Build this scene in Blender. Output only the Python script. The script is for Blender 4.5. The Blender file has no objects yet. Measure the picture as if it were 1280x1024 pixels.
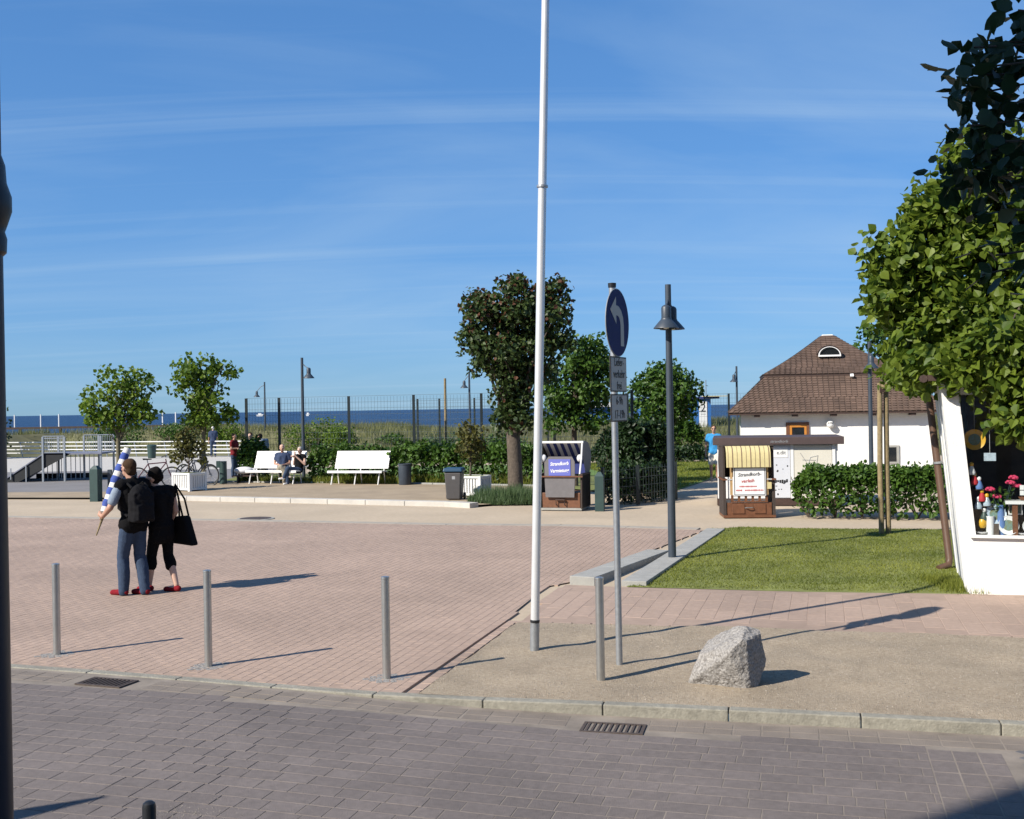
import bpy, bmesh, math, random
import numpy as np
from mathutils import Vector, Matrix, Euler
from mathutils import noise as mnoise
random.seed(7); rng = np.random.default_rng(7)
R = math.radians
scene = bpy.context.scene
C = scene.collection

# ---------------------------------------------------------------- camera
cam_d = bpy.data.cameras.new('camera'); cam = bpy.data.objects.new('camera', cam_d); C.objects.link(cam)
cam.location = (0, 0, 2.38)
cam.rotation_euler = (R(89.92), R(0.93), 0)
cam_d.sensor_width = 36; cam_d.lens = 36*1400/1280
cam_d.clip_start = 0.05; cam_d.clip_end = 60000
scene.camera = cam

# ---------------------------------------------------------------- light
SUN = Vector((-1.02, -0.69, 0.90)).normalized()
sl = bpy.data.lights.new('sun', 'SUN'); so = bpy.data.objects.new('sun', sl); C.objects.link(so)
sl.energy = 5.0; sl.angle = R(0.53); sl.color = (1, .93, .82)
so.rotation_euler = SUN.to_track_quat('Z', 'Y').to_euler()
so.location = (-20, -14, 30)

world = bpy.data.worlds.new('World'); scene.world = world; world.use_nodes = True
wt = world.node_tree; wt.nodes.clear()
def wn(t, **k):
    n = wt.nodes.new(t)
    for a, b in k.items(): setattr(n, a, b)
    return n
sky = wn('ShaderNodeTexSky', sky_type='NISHITA', sun_disc=False)
sky.sun_elevation = math.asin(SUN.z); sky.sun_rotation = math.atan2(SUN.x, SUN.y)
sky.altitude = 0; sky.air_density = 1.0; sky.dust_density = 0.1; sky.ozone_density = 2.0
bg = wn('ShaderNodeBackground'); bg.inputs['Strength'].default_value = 0.1
wo = wn('ShaderNodeOutputWorld')
tc = wn('ShaderNodeTexCoord')
sep = wn('ShaderNodeSeparateXYZ'); wt.links.new(tc.outputs['Generated'], sep.inputs[0])
mx = wn('ShaderNodeMath', operation='MAXIMUM'); mx.inputs[1].default_value = .0
wt.links.new(sep.outputs['Z'], mx.inputs[0])
ad = wn('ShaderNodeMath', operation='ADD'); ad.inputs[1].default_value = .12; wt.links.new(mx.outputs[0], ad.inputs[0])
def dv(o):
    d = wn('ShaderNodeMath', operation='DIVIDE'); wt.links.new(o, d.inputs[0]); wt.links.new(ad.outputs[0], d.inputs[1]); return d.outputs[0]
cx = wn('ShaderNodeCombineXYZ'); wt.links.new(dv(sep.outputs['X']), cx.inputs[0]); wt.links.new(dv(sep.outputs['Y']), cx.inputs[1])
def cirrus(rot, scale, nscale, lo, hi, gain, det=7, dist=.35):
    mp = wn('ShaderNodeMapping'); mp.inputs['Rotation'].default_value = (0, 0, R(rot)); mp.inputs['Scale'].default_value = scale
    wt.links.new(cx.outputs[0], mp.inputs[0])
    nz = wn('ShaderNodeTexNoise'); nz.inputs['Scale'].default_value = nscale; nz.inputs['Detail'].default_value = det
    nz.inputs['Roughness'].default_value = .55; nz.inputs['Distortion'].default_value = dist
    wt.links.new(mp.outputs[0], nz.inputs['Vector'])
    mr = wn('ShaderNodeMapRange'); mr.inputs['From Min'].default_value = lo; mr.inputs['From Max'].default_value = hi
    mr.inputs['To Max'].default_value = gain; mr.clamp = True
    wt.links.new(nz.outputs['Fac'], mr.inputs['Value']); return mr.outputs[0]
c1 = cirrus(22, (.55, 1.05, 1), .80, .42, .85, .36, 10, .9)
c2 = cirrus(-6, (.09, 1.6, 1), 1.9, .58, .84, .20, 8, .5)
c3 = cirrus(28, (.05, 1.7, 1), 2.2, .55, .82, .26, 8, .6)
s1 = wn('ShaderNodeMath', operation='ADD'); wt.links.new(c1, s1.inputs[0]); wt.links.new(c2, s1.inputs[1])
s2 = wn('ShaderNodeMath', operation='ADD'); wt.links.new(s1.outputs[0], s2.inputs[0]); wt.links.new(c3, s2.inputs[1])
s2.use_clamp = True
hs = wn('ShaderNodeHueSaturation'); hs.inputs['Saturation'].default_value = 1.12; hs.inputs['Value'].default_value = 1.0
tint = wn('ShaderNodeMix', data_type='RGBA', blend_type='MULTIPLY'); tint.inputs[0].default_value = 1; tint.inputs[7].default_value = (.80, .97, 1.28, 1)
wt.links.new(sky.outputs[0], tint.inputs[6]); wt.links.new(tint.outputs[2], hs.inputs['Color'])
mixc = wn('ShaderNodeMix', data_type='RGBA'); mixc.inputs[7].default_value = (3.2, 4.3, 5.4, 1)
def vmul(o, v):
    n = wn('ShaderNodeVectorMath', operation='MULTIPLY'); wt.links.new(o, n.inputs[0]); n.inputs[1].default_value = v; return n.outputs[0]
gm_ = wn('ShaderNodeGamma'); gm_.inputs[1].default_value = .50      # evens out the sky between zenith and horizon as in the photograph
wt.links.new(vmul(hs.outputs[0], (.105, .105, .105)), gm_.inputs[0])
wt.links.new(s2.outputs[0], mixc.inputs[0]); wt.links.new(vmul(gm_.outputs[0], (2.32, 3.72, 5.35)), mixc.inputs[6])
wt.links.new(mixc.outputs[2], bg.inputs[0]); wt.links.new(bg.outputs[0], wo.inputs[0])

scene.view_settings.view_transform = 'Standard'; scene.view_settings.look = 'None'
scene.view_settings.exposure = 0.65; scene.view_settings.gamma = 1; scene.view_settings.use_curve_mapping = False

# ---------------------------------------------------------------- materials
KA = .85      # all base colours share one scale, set against the exposure
def pm(name, col, rough=.7, var=0, vs=8, bump=0, bs=60, metal=0, tone=False, trans=0, spec=.5, col2=None, alpha=None, mott=0, ms=1.0):
    m = bpy.data.materials.new(name); m.use_nodes = True; t = m.node_tree; b = t.nodes['Principled BSDF']
    col = [c*KA for c in col]; col2 = None if col2 is None else [c*KA for c in col2]
    L = t.links.new
    b.inputs['Roughness'].default_value = rough; b.inputs['Metallic'].default_value = metal
    b.inputs['Specular IOR Level'].default_value = spec
    geo = t.nodes.new('ShaderNodeNewGeometry')
    out = None
    if var:
        nz = t.nodes.new('ShaderNodeTexNoise'); nz.inputs['Scale'].default_value = vs; nz.inputs['Detail'].default_value = 6; nz.inputs['Roughness'].default_value = .6
        L(geo.outputs['Position'], nz.inputs['Vector'])
        mr = t.nodes.new('ShaderNodeMapRange'); mr.inputs[1].default_value = .3; mr.inputs[2].default_value = .7
        L(nz.outputs['Fac'], mr.inputs[0])
        mi = t.nodes.new('ShaderNodeMix'); mi.data_type = 'RGBA'
        mi.inputs[6].default_value = (*[max(0, c*(1-var)) for c in col], 1)
        mi.inputs[7].default_value = (*([min(1, c*(1+var)) for c in col] if col2 is None else col2), 1)
        L(mr.outputs[0], mi.inputs[0]); out = mi.outputs[2]
    else:
        rgb = t.nodes.new('ShaderNodeRGB'); rgb.outputs[0].default_value = (*col, 1); out = rgb.outputs[0]
    if mott:                                  # broad uneven wear of the surface
        n3 = t.nodes.new('ShaderNodeTexNoise'); n3.inputs['Scale'].default_value = ms; n3.inputs['Detail'].default_value = 4; n3.inputs['Distortion'].default_value = .6
        L(geo.outputs['Position'], n3.inputs['Vector'])
        m3 = t.nodes.new('ShaderNodeMapRange'); m3.inputs[1].default_value = .3; m3.inputs[2].default_value = .7; m3.inputs[3].default_value = 1-mott; m3.inputs[4].default_value = 1+mott*.7
        L(n3.outputs['Fac'], m3.inputs[0]); v3 = t.nodes.new('ShaderNodeVectorMath'); v3.operation = 'SCALE'; L(out, v3.inputs[0]); L(m3.outputs[0], v3.inputs['Scale']); out = v3.outputs[0]
    if tone:
        at = t.nodes.new('ShaderNodeAttribute'); at.attribute_name = 'tone'
        vm = t.nodes.new('ShaderNodeVectorMath'); vm.operation = 'SCALE'
        L(out, vm.inputs[0]); L(at.outputs['Fac'], vm.inputs['Scale']); out = vm.outputs[0]
    L(out, b.inputs['Base Color'])
    if bump:
        n2 = t.nodes.new('ShaderNodeTexNoise'); n2.inputs['Scale'].default_value = bs; n2.inputs['Detail'].default_value = 5
        L(geo.outputs['Position'], n2.inputs['Vector'])
        bp = t.nodes.new('ShaderNodeBump'); bp.inputs['Strength'].default_value = bump; bp.inputs['Distance'].default_value = .02
        L(n2.outputs['Fac'], bp.inputs['Height']); L(bp.outputs[0], b.inputs['Normal'])
    if trans:
        tr = t.nodes.new('ShaderNodeBsdfTranslucent'); ms = t.nodes.new('ShaderNodeMixShader'); ms.inputs[0].default_value = trans
        L(out, tr.inputs[0]); L(b.outputs[0], ms.inputs[1]); L(tr.outputs[0], ms.inputs[2])
        L(ms.outputs[0], t.nodes['Material Output'].inputs[0])
    if alpha is not None: b.inputs['Alpha'].default_value = alpha
    return m

def leafmat(name, dark, light, trans=.35, third=None):
    dark = [c*KA for c in dark]; light = [c*KA for c in light]; third = third and [c*KA for c in third]
    m = bpy.data.materials.new(name); m.use_nodes = True; t = m.node_tree; b = t.nodes['Principled BSDF']; L = t.links.new
    at = t.nodes.new('ShaderNodeAttribute'); at.attribute_name = 'tone'
    cr = t.nodes.new('ShaderNodeValToRGB'); cr.color_ramp.elements[0].color = (*dark, 1); cr.color_ramp.elements[1].color = (*light, 1)
    if third:
        cr.color_ramp.elements[1].position = .8
        e = cr.color_ramp.elements.new(1); e.color = (*third, 1); cr.color_ramp.elements[2].position = .93
    L(at.outputs['Fac'], cr.inputs[0]); L(cr.outputs[0], b.inputs['Base Color'])
    b.inputs['Roughness'].default_value = .5; b.inputs['Specular IOR Level'].default_value = .35
    tr = t.nodes.new('ShaderNodeBsdfTranslucent'); ms = t.nodes.new('ShaderNodeMixShader'); ms.inputs[0].default_value = trans
    L(cr.outputs[0], tr.inputs[0]); L(b.outputs[0], ms.inputs[1]); L(tr.outputs[0], ms.inputs[2]); L(ms.outputs[0], t.nodes['Material Output'].inputs[0])
    return m

M = {}
M['brick'] = pm('plaza brick', (.385, .28, .218), .85, .11, 14, .25, 90, tone=True, mott=.13, ms=.55)
M['joint'] = pm('joint sand', (.35, .256, .20), .95, .10, 6, mott=.12, ms=.55)
M['paver'] = pm('street paver', (.168, .141, .129), .8, .14, 20, .3, 110, tone=True, mott=.15, ms=.8)
M['paver_grey'] = pm('grey paver', (.135, .13, .135), .8, .12, 5, .3, 110, tone=True)
M['gutter'] = pm('gutter paver', (.21, .175, .145), .85, .14, 4, .3, 110, tone=True)
M['sjoint'] = pm('street joint', (.225, .192, .16), .95, .3, 3)
M['kerb'] = pm('kerb concrete', (.27, .255, .21), .85, .2, 22, .3, 60, mott=.2, ms=2.5)
M['concrete'] = pm('concrete', (.34, .335, .31), .85, .12, 6, .2, 60)
M['white_conc'] = pm('white concrete', (.52, .49, .44), .8, .1, 3, .15, 40)
M['sand'] = pm('sandy gravel', (.35, .272, .186), .95, .14, 34, .9, 100, col2=(.475, .39, .285), mott=.16, ms=1.6)
M['path'] = pm('sand coloured path', (.47, .38, .275), .95, .08, 12, .2, 60, mott=.10, ms=.5)
M['gravel'] = pm('bench gravel', (.34, .265, .18), .95, .14, 1.3, .4, 40)
M['asphalt'] = pm('asphalt', (.20, .19, .19), .9, .12, .7, .2, 60)
M['soil'] = pm('soil under grass', (.165, .185, .045), .95, .3, 3)
M['turf'] = pm('far turf', (.105, .185, .035), .95, .2, 1.2, .4, 30)
M['pebble'] = pm('pebble', (.38, .34, .29), .9, .3, 40, tone=True)
M['steel'] = pm('brushed steel', (.52, .52, .50), .38, .08, 20, metal=.85)
M['alu'] = pm('white aluminium pole', (.74, .75, .76), .35, .04, 6, metal=.35)
M['galv'] = pm('galvanised steel', (.42, .44, .46), .45, .12, 25, metal=.7)
M['lamp'] = pm('dark grey blue paint', (.042, .056, .075), .45, .1, 8)
M['lampglass'] = pm('lamp lens', (.7, .7, .66), .3)
M['black'] = pm('black paint', (.012, .013, .016), .45)
M['darkgreen'] = pm('dark green paint', (.028, .06, .055), .5, .12, 9)
M['fence'] = pm('fence green black', (.012, .02, .022), .5)
M['wire'] = pm('fence wire', (.05, .07, .075), .5)
M['whitepaint'] = pm('white paint', (.80, .80, .78), .5, .03, 5)
M['railwhite'] = pm('railing white', (.72, .73, .74), .5)
M['wall'] = pm('white render', (.82, .81, .78), .85, .04, 12, .3, 40, mott=.07, ms=1.5)
M['shingle'] = pm('brown shingle', (.125, .080, .058), .9, .25, 1.4, .2, 60, tone=True)
M['dwood'] = pm('dark brown wood', (.055, .03, .022), .6, .2, 12, .15, 40)
M['bwood'] = pm('brown varnished wood', (.16, .065, .03), .5, .2, 12, .15, 40)
M['stake'] = pm('weathered stake wood', (.25, .19, .10), .85, .25, 14, .4, 50)
M['orange'] = pm('orange wood frame', (.50, .20, .03), .5, .1, 10)
M['glass'] = pm('dark window glass', (.015, .017, .02), .06, spec=.8)
M['granite'] = pm('granite', (.235, .215, .20), .8, .42, 55, .9, 35, col2=(.42, .40, .375))
M['iron'] = pm('cast iron', (.075, .055, .045), .7, .25, 30, .3, 90)
M['pit'] = pm('drain pit', (.01, .009, .008), .95)
M['blue'] = pm('traffic blue', (.008, .018, .12), .5, .05, 10, spec=.15)
M['signwhite'] = pm('sign white', (.50, .50, .46), .6, spec=.15)
M['signgrey'] = pm('sign back grey', (.40, .41, .42), .5, metal=.4)
M['ink'] = pm('black ink', (.012, .012, .014), .6)
M['redink'] = pm('red ink', (.55, .03, .03), .6)
M['bark'] = pm('grey brown bark', (.105, .082, .062), .95, .3, 14, .8, 22)
M['bark2'] = pm('young bark', (.16, .14, .085), .95, .25, 14, .6, 30)
M['leaf_c'] = leafmat('dark maple leaf', (.022, .046, .011), (.070, .108, .026), .30, (.12, .05, .026))
M['leaf_l'] = leafmat('bright plane leaf', (.055, .125, .012), (.22, .31, .03), .45)
M['leaf_r'] = leafmat('lime green leaf', (.06, .115, .012), (.24, .31, .035), .45)
M['leaf_h'] = leafmat('hedge leaf', (.022, .062, .008), (.10, .19, .022), .32)
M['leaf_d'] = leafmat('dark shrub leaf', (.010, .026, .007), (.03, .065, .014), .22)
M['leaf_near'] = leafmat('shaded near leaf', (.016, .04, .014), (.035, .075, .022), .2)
M['leaf_s'] = leafmat('olive shrub leaf', (.05, .055, .012), (.16, .15, .03), .3)
M['grass'] = leafmat('lawn grass', (.11, .145, .016), (.28, .30, .05), .35)
M['dune'] = leafmat('dune grass', (.085, .105, .03), (.26, .26, .105), .3)
M['lav'] = leafmat('lavender leaf', (.05, .10, .035), (.13, .19, .08), .3)
M['dunesoil'] = pm('dune ground', (.14, .135, .06), .95, .35, .5, .5, 6)
M['beachsand'] = pm('beach sand', (.50, .42, .30), .95, .12, .3)

# ---------------------------------------------------------------- mesh helpers
class MB:
    def __init__(s): s.v = []; s.f = []; s.t = []
    def add(s, vs, fs, tone=1.0):
        o = len(s.v); s.v += [tuple(p) for p in vs]; s.f += [tuple(i+o for i in f) for f in fs]; s.t += [tone]*len(vs); return s
    def box(s, c, d, rot=None, tone=1.0, taper=(1, 1)):
        hx, hy, hz = d[0]/2, d[1]/2, d[2]/2
        vs = [Vector((x*hx*(taper[0] if z > 0 else 1), y*hy*(taper[1] if z > 0 else 1), z*hz)) for z in (-1, 1) for y in (-1, 1) for x in (-1, 1)]
        if rot is not None:
            m = Euler(rot).to_matrix(); vs = [m @ p for p in vs]
        c = Vector(c)
        return s.add([p+c for p in vs], [(0, 2, 3, 1), (4, 5, 7, 6), (0, 1, 5, 4), (2, 6, 7, 3), (0, 4, 6, 2), (1, 3, 7, 5)], tone)
    def b2(s, x0, x1, y0, y1, z0, z1, tone=1.0):
        return s.box(((x0+x1)/2, (y0+y1)/2, (z0+z1)/2), (abs(x1-x0), abs(y1-y0), abs(z1-z0)), None, tone)
    def tube(s, pts, rad, n=10, caps=True, tone=1.0):
        pts = [Vector(p) for p in pts]
        if not hasattr(rad, '__len__'): rad = [rad]*len(pts)
        rings = []; ref = None
        for i, p in enumerate(pts):
            a = pts[max(0, i-1)]; b = pts[min(len(pts)-1, i+1)]; d = (b-a)
            d = d.normalized() if d.length > 1e-9 else Vector((0, 0, 1))
            if ref is None: ref = Vector((0, 0, 1)) if abs(d.z) < .9 else Vector((1, 0, 0))
            x = (ref - d*ref.dot(d)); x = x.normalized() if x.length > 1e-6 else d.orthogonal().normalized()
            ref = x; y = d.cross(x)
            rings.append([p + (x*math.cos(2*math.pi*k/n) + y*math.sin(2*math.pi*k/n))*rad[i] for k in range(n)])
        vs = [q for r in rings for q in r]; fs = []
        for i in range(len(pts)-1):
            for k in range(n): fs.append((i*n+k, i*n+(k+1) % n, (i+1)*n+(k+1) % n, (i+1)*n+k))
        if caps: fs += [tuple(reversed(range(n))), tuple((len(pts)-1)*n+k for k in range(n))]
        return s.add(vs, fs, tone)
    def lathe(s, prof, n=24, c=(0, 0, 0), axis='Z'):
        vs = []; fs = []
        for r, z in prof:
            for k in range(n):
                a = 2*math.pi*k/n; p = (r*math.cos(a), r*math.sin(a), z)
                if axis == 'Y': p = (p[0], -p[2], p[1])
                vs.append((p[0]+c[0], p[1]+c[1], p[2]+c[2]))
        for i in range(len(prof)-1):
            for k in range(n): fs.append((i*n+k, i*n+(k+1) % n, (i+1)*n+(k+1) % n, (i+1)*n+k))
        if prof[0][0] > 1e-6: fs.append(tuple(reversed(range(n))))
        if prof[-1][0] > 1e-6: fs.append(tuple((len(prof)-1)*n+k for k in range(n)))
        return s.add(vs, fs)
    def prism(s, poly, z0, z1, tone=1.0):      # poly xy counterclockwise
        n = len(poly)
        vs = [(x, y, z0) for x, y in poly]+[(x, y, z1) for x, y in poly]
        return s.add(vs, [tuple(reversed(range(n))), tuple(range(n, 2*n))]+[(i, (i+1) % n, n+(i+1) % n, n+i) for i in range(n)], tone)
    def prism_y(s, poly, y0, y1, tone=1.0):    # poly in xz, extruded along y
        n = len(poly)
        vs = [(x, y0, z) for x, z in poly]+[(x, y1, z) for x, z in poly]
        return s.add(vs, [tuple(range(n)), tuple(reversed(range(n, 2*n)))]+[(i, n+i, n+(i+1) % n, (i+1) % n) for i in range(n)], tone)
    def prism_x(s, poly, x0, x1, tone=1.0):    # poly in yz, extruded along x
        n = len(poly)
        vs = [(x0, y, z) for y, z in poly]+[(x1, y, z) for y, z in poly]
        return s.add(vs, [tuple(reversed(range(n))), tuple(range(n, 2*n))]+[(i, (i+1) % n, n+(i+1) % n, n+i) for i in range(n)], tone)
    def ell(s, c, r, nu=14, nv=9, tone=1.0):
        vs = [(c[0], c[1], c[2]-r[2])]; fs = []
        for j in range(1, nv):
            ph = -math.pi/2+math.pi*j/nv
            for k in range(nu):
                a = 2*math.pi*k/nu; vs.append((c[0]+r[0]*math.cos(ph)*math.cos(a), c[1]+r[1]*math.cos(ph)*math.sin(a), c[2]+r[2]*math.sin(ph)))
        vs.append((c[0], c[1], c[2]+r[2])); T = len(vs)-1
        for k in range(nu):
            fs.append((0, 1+(k+1) % nu, 1+k)); fs.append((T, 1+(nv-2)*nu+k, 1+(nv-2)*nu+(k+1) % nu))
            for j in range(nv-2): fs.append((1+j*nu+k, 1+j*nu+(k+1) % nu, 1+(j+1)*nu+(k+1) % nu, 1+(j+1)*nu+k))
        return s.add(vs, fs, tone)
    def mesh(s, name, mat, smooth=False, tone=False):
        me = bpy.data.meshes.new(name); me.from_pydata(s.v, [], s.f); me.update()
        if mat: me.materials.append(M[mat] if isinstance(mat, str) else mat)
        if tone:
            a = me.attributes.new('tone', 'FLOAT', 'POINT'); a.data.foreach_set('value', s.t)
        if smooth:
            me.polygons.foreach_set('use_smooth', [True]*len(me.polygons))
            try: me.set_sharp_from_angle(angle=R(38))
            except Exception: pass
        return me
    def build(s, name, mat, parent=None, smooth=False, tone=False, bevel=0, loc=None):
        o = bpy.data.objects.new(name, s.mesh(name, mat, smooth, tone)); C.objects.link(o)
        if parent is not None: o.parent = parent
        if loc is not None: o.location = loc
        if bevel:
            md = o.modifiers.new('bevel', 'BEVEL'); md.width = bevel; md.segments = 2; md.limit_method = 'ANGLE'; md.angle_limit = R(40)
        return o

def tag(o, label=None, cat=None, group=None, kind=None):
    for k, v in (('label', label), ('category', cat), ('group', group), ('kind', kind)):
        if v: o[k] = v
    return o
def thing(name, label, cat, loc=(0, 0, 0), rz=0, group=None):
    o = bpy.data.objects.new(name, None); C.objects.link(o); o.location = loc; o.rotation_euler = (0, 0, rz); o.empty_display_size = .1
    return tag(o, label, cat, group)
def linked(name, me, parent, loc=(0, 0, 0), rot=(0, 0, 0), sc=None):
    o = bpy.data.objects.new(name, me); C.objects.link(o); o.parent = parent; o.location = loc; o.rotation_euler = rot
    if sc: o.scale = sc
    return o
def dup(root, loc, rz, label=None):
    def cp(o, par):
        c = o.copy(); C.objects.link(c); c.parent = par
        for ch in list(o.children): cp(ch, c)
        return c
    r = cp(root, None); r.location = loc; r.rotation_euler = (0, 0, rz)
    if label: r['label'] = label
    return r
def npmesh(name, V, F, mat, tone=None, smooth=False):     # fast mesh; F (m,k)
    V = np.asarray(V, np.float32); F = np.asarray(F, np.int32); k = F.shape[1]
    me = bpy.data.meshes.new(name); me.vertices.add(len(V)); me.vertices.foreach_set('co', V.ravel())
    me.loops.add(F.size); me.loops.foreach_set('vertex_index', F.ravel())
    me.polygons.add(len(F)); me.polygons.foreach_set('loop_start', np.arange(0, F.size, k, dtype=np.int32))
    try: me.polygons.foreach_set('loop_total', np.full(len(F), k, np.int32))
    except Exception: pass
    me.polygons.foreach_set('use_smooth', np.full(len(F), smooth, bool))
    if tone is not None:
        a = me.attributes.new('tone', 'FLOAT', 'POINT'); a.data.foreach_set('value', np.asarray(tone, np.float32))
    me.update(calc_edges=True); me.validate()
    me.materials.append(M[mat] if isinstance(mat, str) else mat)
    return me
def obj(name, me, parent=None):
    o = bpy.data.objects.new(name, me); C.objects.link(o)
    if parent is not None: o.parent = parent
    return o
def text(name, body, size, mat, parent, loc, rot=(R(90), 0, 0), shear=0, sx=1, thick=.0, bold=0):
    cu = bpy.data.curves.new(name, 'FONT'); cu.body = body; cu.size = size; cu.shear = shear; cu.align_x = 'CENTER'; cu.align_y = 'CENTER'
    cu.extrude = thick or .0008; cu.offset = bold; cu.resolution_u = 3; cu.space_line = .95
    t = bpy.data.objects.new(name, cu); C.objects.link(t)
    me = bpy.data.meshes.new_from_object(t.evaluated_get(bpy.context.evaluated_depsgraph_get()))
    bpy.data.objects.remove(t); me.materials.clear(); me.materials.append(M[mat])
    o = linked(name, me, parent, loc, rot, (sx, 1, 1)); return o
def inpoly(x, y, poly):
    r = False; j = len(poly)-1
    for i in range(len(poly)):
        xi, yi = poly[i]; xj, yj = poly[j]
        if (yi > y) != (yj > y) and x < (xj-xi)*(y-yi)/(yj-yi)+xi: r = not r
        j = i
    return r
def sheet(name, poly, z, mat, kind='structure', parent=None, zf=None):
    me = bpy.data.meshes.new(name); me.from_pydata([(x, y, z if zf is None else zf(x, y)) for x, y in poly], [], [tuple(range(len(poly)))])
    me.materials.append(M[mat]); o = obj(name, me, parent)
    if me.polygons[0].normal.z < 0: me.flip_normals()
    if kind: o['kind'] = kind
    return o
# ---------------------------------------------------------------- ground and paving
TH = R(-15.5)
UX, UY = math.cos(TH), math.sin(TH)          # unit along the kerb
VX, VY = -math.sin(TH), math.cos(TH)         # unit away from the street
def UV(u, v): return (u*UX+v*VX, u*UY+v*VY)
def TOUV(x, y): return (x*UX+y*UY, x*VX+y*VY)
KERB = [(-26, 18.0), (-16, 14.55), (-10, 12.45), (-4.91, 10.66), (-3.79, 10.29), (-2.72, 9.91), (-1.74, 9.55), (-.83, 9.24), (-.3, 9.10), (.35, 8.96), (1.16, 8.78), (2.04, 8.57), (2.94, 8.34), (3.68, 8.15), (6, 7.55), (12, 6.0), (26, 2.4)]
def kerb_y(x):
    for (x0, y0), (x1, y1) in zip(KERB, KERB[1:]):
        if x0 <= x <= x1: return y0+(y1-y0)*(x-x0)/(x1-x0)
    return KERB[0][1] if x < KERB[0][0] else KERB[-1][1]
def sstep(a, b, x):
    t = min(1, max(0, (x-a)/(b-a))); return t*t*(3-2*t)
def zs(x, y): return -.006-.066*sstep(-2.4, 1.0, x)     # street level: flush with the plaza on the left, a step down on the right

# ground sheet from the kerb to the shore, then under the sea
gx = np.concatenate([np.linspace(-700, -30, 14), np.array([p[0] for p in KERB[1:-1]]), np.linspace(30, 700, 14)])
rows = [None, 30, 45, 62, 95, 140, 900]
gzs = [-.02, -.02, -.02, -.05, -.6, -6, -30]
GV = []; GF = []
for r, yy in enumerate(rows):
    for x in gx: GV.append((x, (kerb_y(x)+.02) if yy is None else yy, gzs[r]))
for r in range(len(rows)-1):
    for i in range(len(gx)-1):
        a = r*len(gx)+i; GF.append((a, a+1, a+1+len(gx), a+len(gx)))
o = obj('ground', npmesh('ground', GV, GF, 'path')); o['kind'] = 'structure'
# sea
def seamat():
    m = bpy.data.materials.new('sea water'); m.use_nodes = True; t = m.node_tree; b = t.nodes['Principled BSDF']; L = t.links.new
    b.inputs['Base Color'].default_value = (.006, .028, .085, 1); b.inputs['Roughness'].default_value = .32; b.inputs['IOR'].default_value = 1.33
    b.inputs['Specular IOR Level'].default_value = .22
    g = t.nodes.new('ShaderNodeNewGeometry'); mp = t.nodes.new('ShaderNodeMapping'); mp.inputs['Scale'].default_value = (.10, .35, 1)
    L(g.outputs['Position'], mp.inputs[0])
    n = t.nodes.new('ShaderNodeTexNoise'); n.inputs['Scale'].default_value = 1.4; n.inputs['Detail'].default_value = 8; L(mp.outputs[0], n.inputs['Vector'])
    bp = t.nodes.new('ShaderNodeBump'); bp.inputs['Strength'].default_value = 1; bp.inputs['Distance'].default_value = 2.2
    L(n.outputs['Fac'], bp.inputs['Height']); L(bp.outputs[0], b.inputs['Normal'])
    n2 = t.nodes.new('ShaderNodeTexNoise'); n2.inputs['Scale'].default_value = .25; n2.inputs['Detail'].default_value = 6; L(mp.outputs[0], n2.inputs['Vector'])
    cr = t.nodes.new('ShaderNodeValToRGB'); cr.color_ramp.elements[0].position = .35; cr.color_ramp.elements[1].position = .7
    cr.color_ramp.elements[0].color = (.006, .022, .066, 1); cr.color_ramp.elements[1].color = (.017, .047, .115, 1)
    L(n2.outputs['Fac'], cr.inputs[0]); L(cr.outputs[0], b.inputs['Base Color'])
    return m
M['sea'] = seamat()
sheet('sea', [(-30000, 88), (30000, 88), (30000, 40000), (-30000, 40000)], -1.0, 'sea')

# street
SV = []; SF = []
xs = [-26, -16, -10, -4.91, -3.79, -2.72, -1.74, -1.3, -.83, -.3, .0, .35, .7, 1.16, 2.04, 2.94, 3.68, 6, 12, 26]
for x in xs:
    SV += [(x, -2.4, zs(x, 0)-.0022), (x, kerb_y(x), zs(x, 0)-.0022)]
for i in range(len(xs)-1): SF.append((2*i, 2*i+2, 2*i+3, 2*i+1))
street = obj('street', npmesh('street', SV, SF, 'sjoint')); street['kind'] = 'structure'

def brickmesh(name, w, l, h, mat, tone, bev=.006):
    m = MB(); a, b = w/2, l/2
    vs = [(-a, -b, -h), (a, -b, -h), (a, b, -h), (-a, b, -h), (-a, -b, -bev), (a, -b, -bev), (a, b, -bev), (-a, b, -bev),
          (-a+bev, -b+bev, 0), (a-bev, -b+bev, 0), (a-bev, b-bev, 0), (-a+bev, b-bev, 0)]
    fs = [(0, 1, 5, 4), (1, 2, 6, 5), (2, 3, 7, 6), (3, 0, 4, 7), (4, 5, 9, 8), (5, 6, 10, 9), (6, 7, 11, 10), (7, 4, 8, 11), (8, 9, 10, 11)]
    m.add(vs, fs, tone); return m.mesh(name, mat, tone=True)
BT = np.array([[-1, -1, 0], [1, -1, 0], [1, 1, 0], [-1, 1, 0]], float)
BF = np.array([(0, 1, 5, 4), (1, 2, 6, 5), (2, 3, 7, 6), (3, 0, 4, 7), (4, 5, 9, 8), (5, 6, 10, 9), (6, 7, 11, 10), (7, 4, 8, 11), (8, 9, 10, 11)])
def slope(x, f):
    return (f(x+.05, 0)-f(x-.05, 0))/.1
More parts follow.
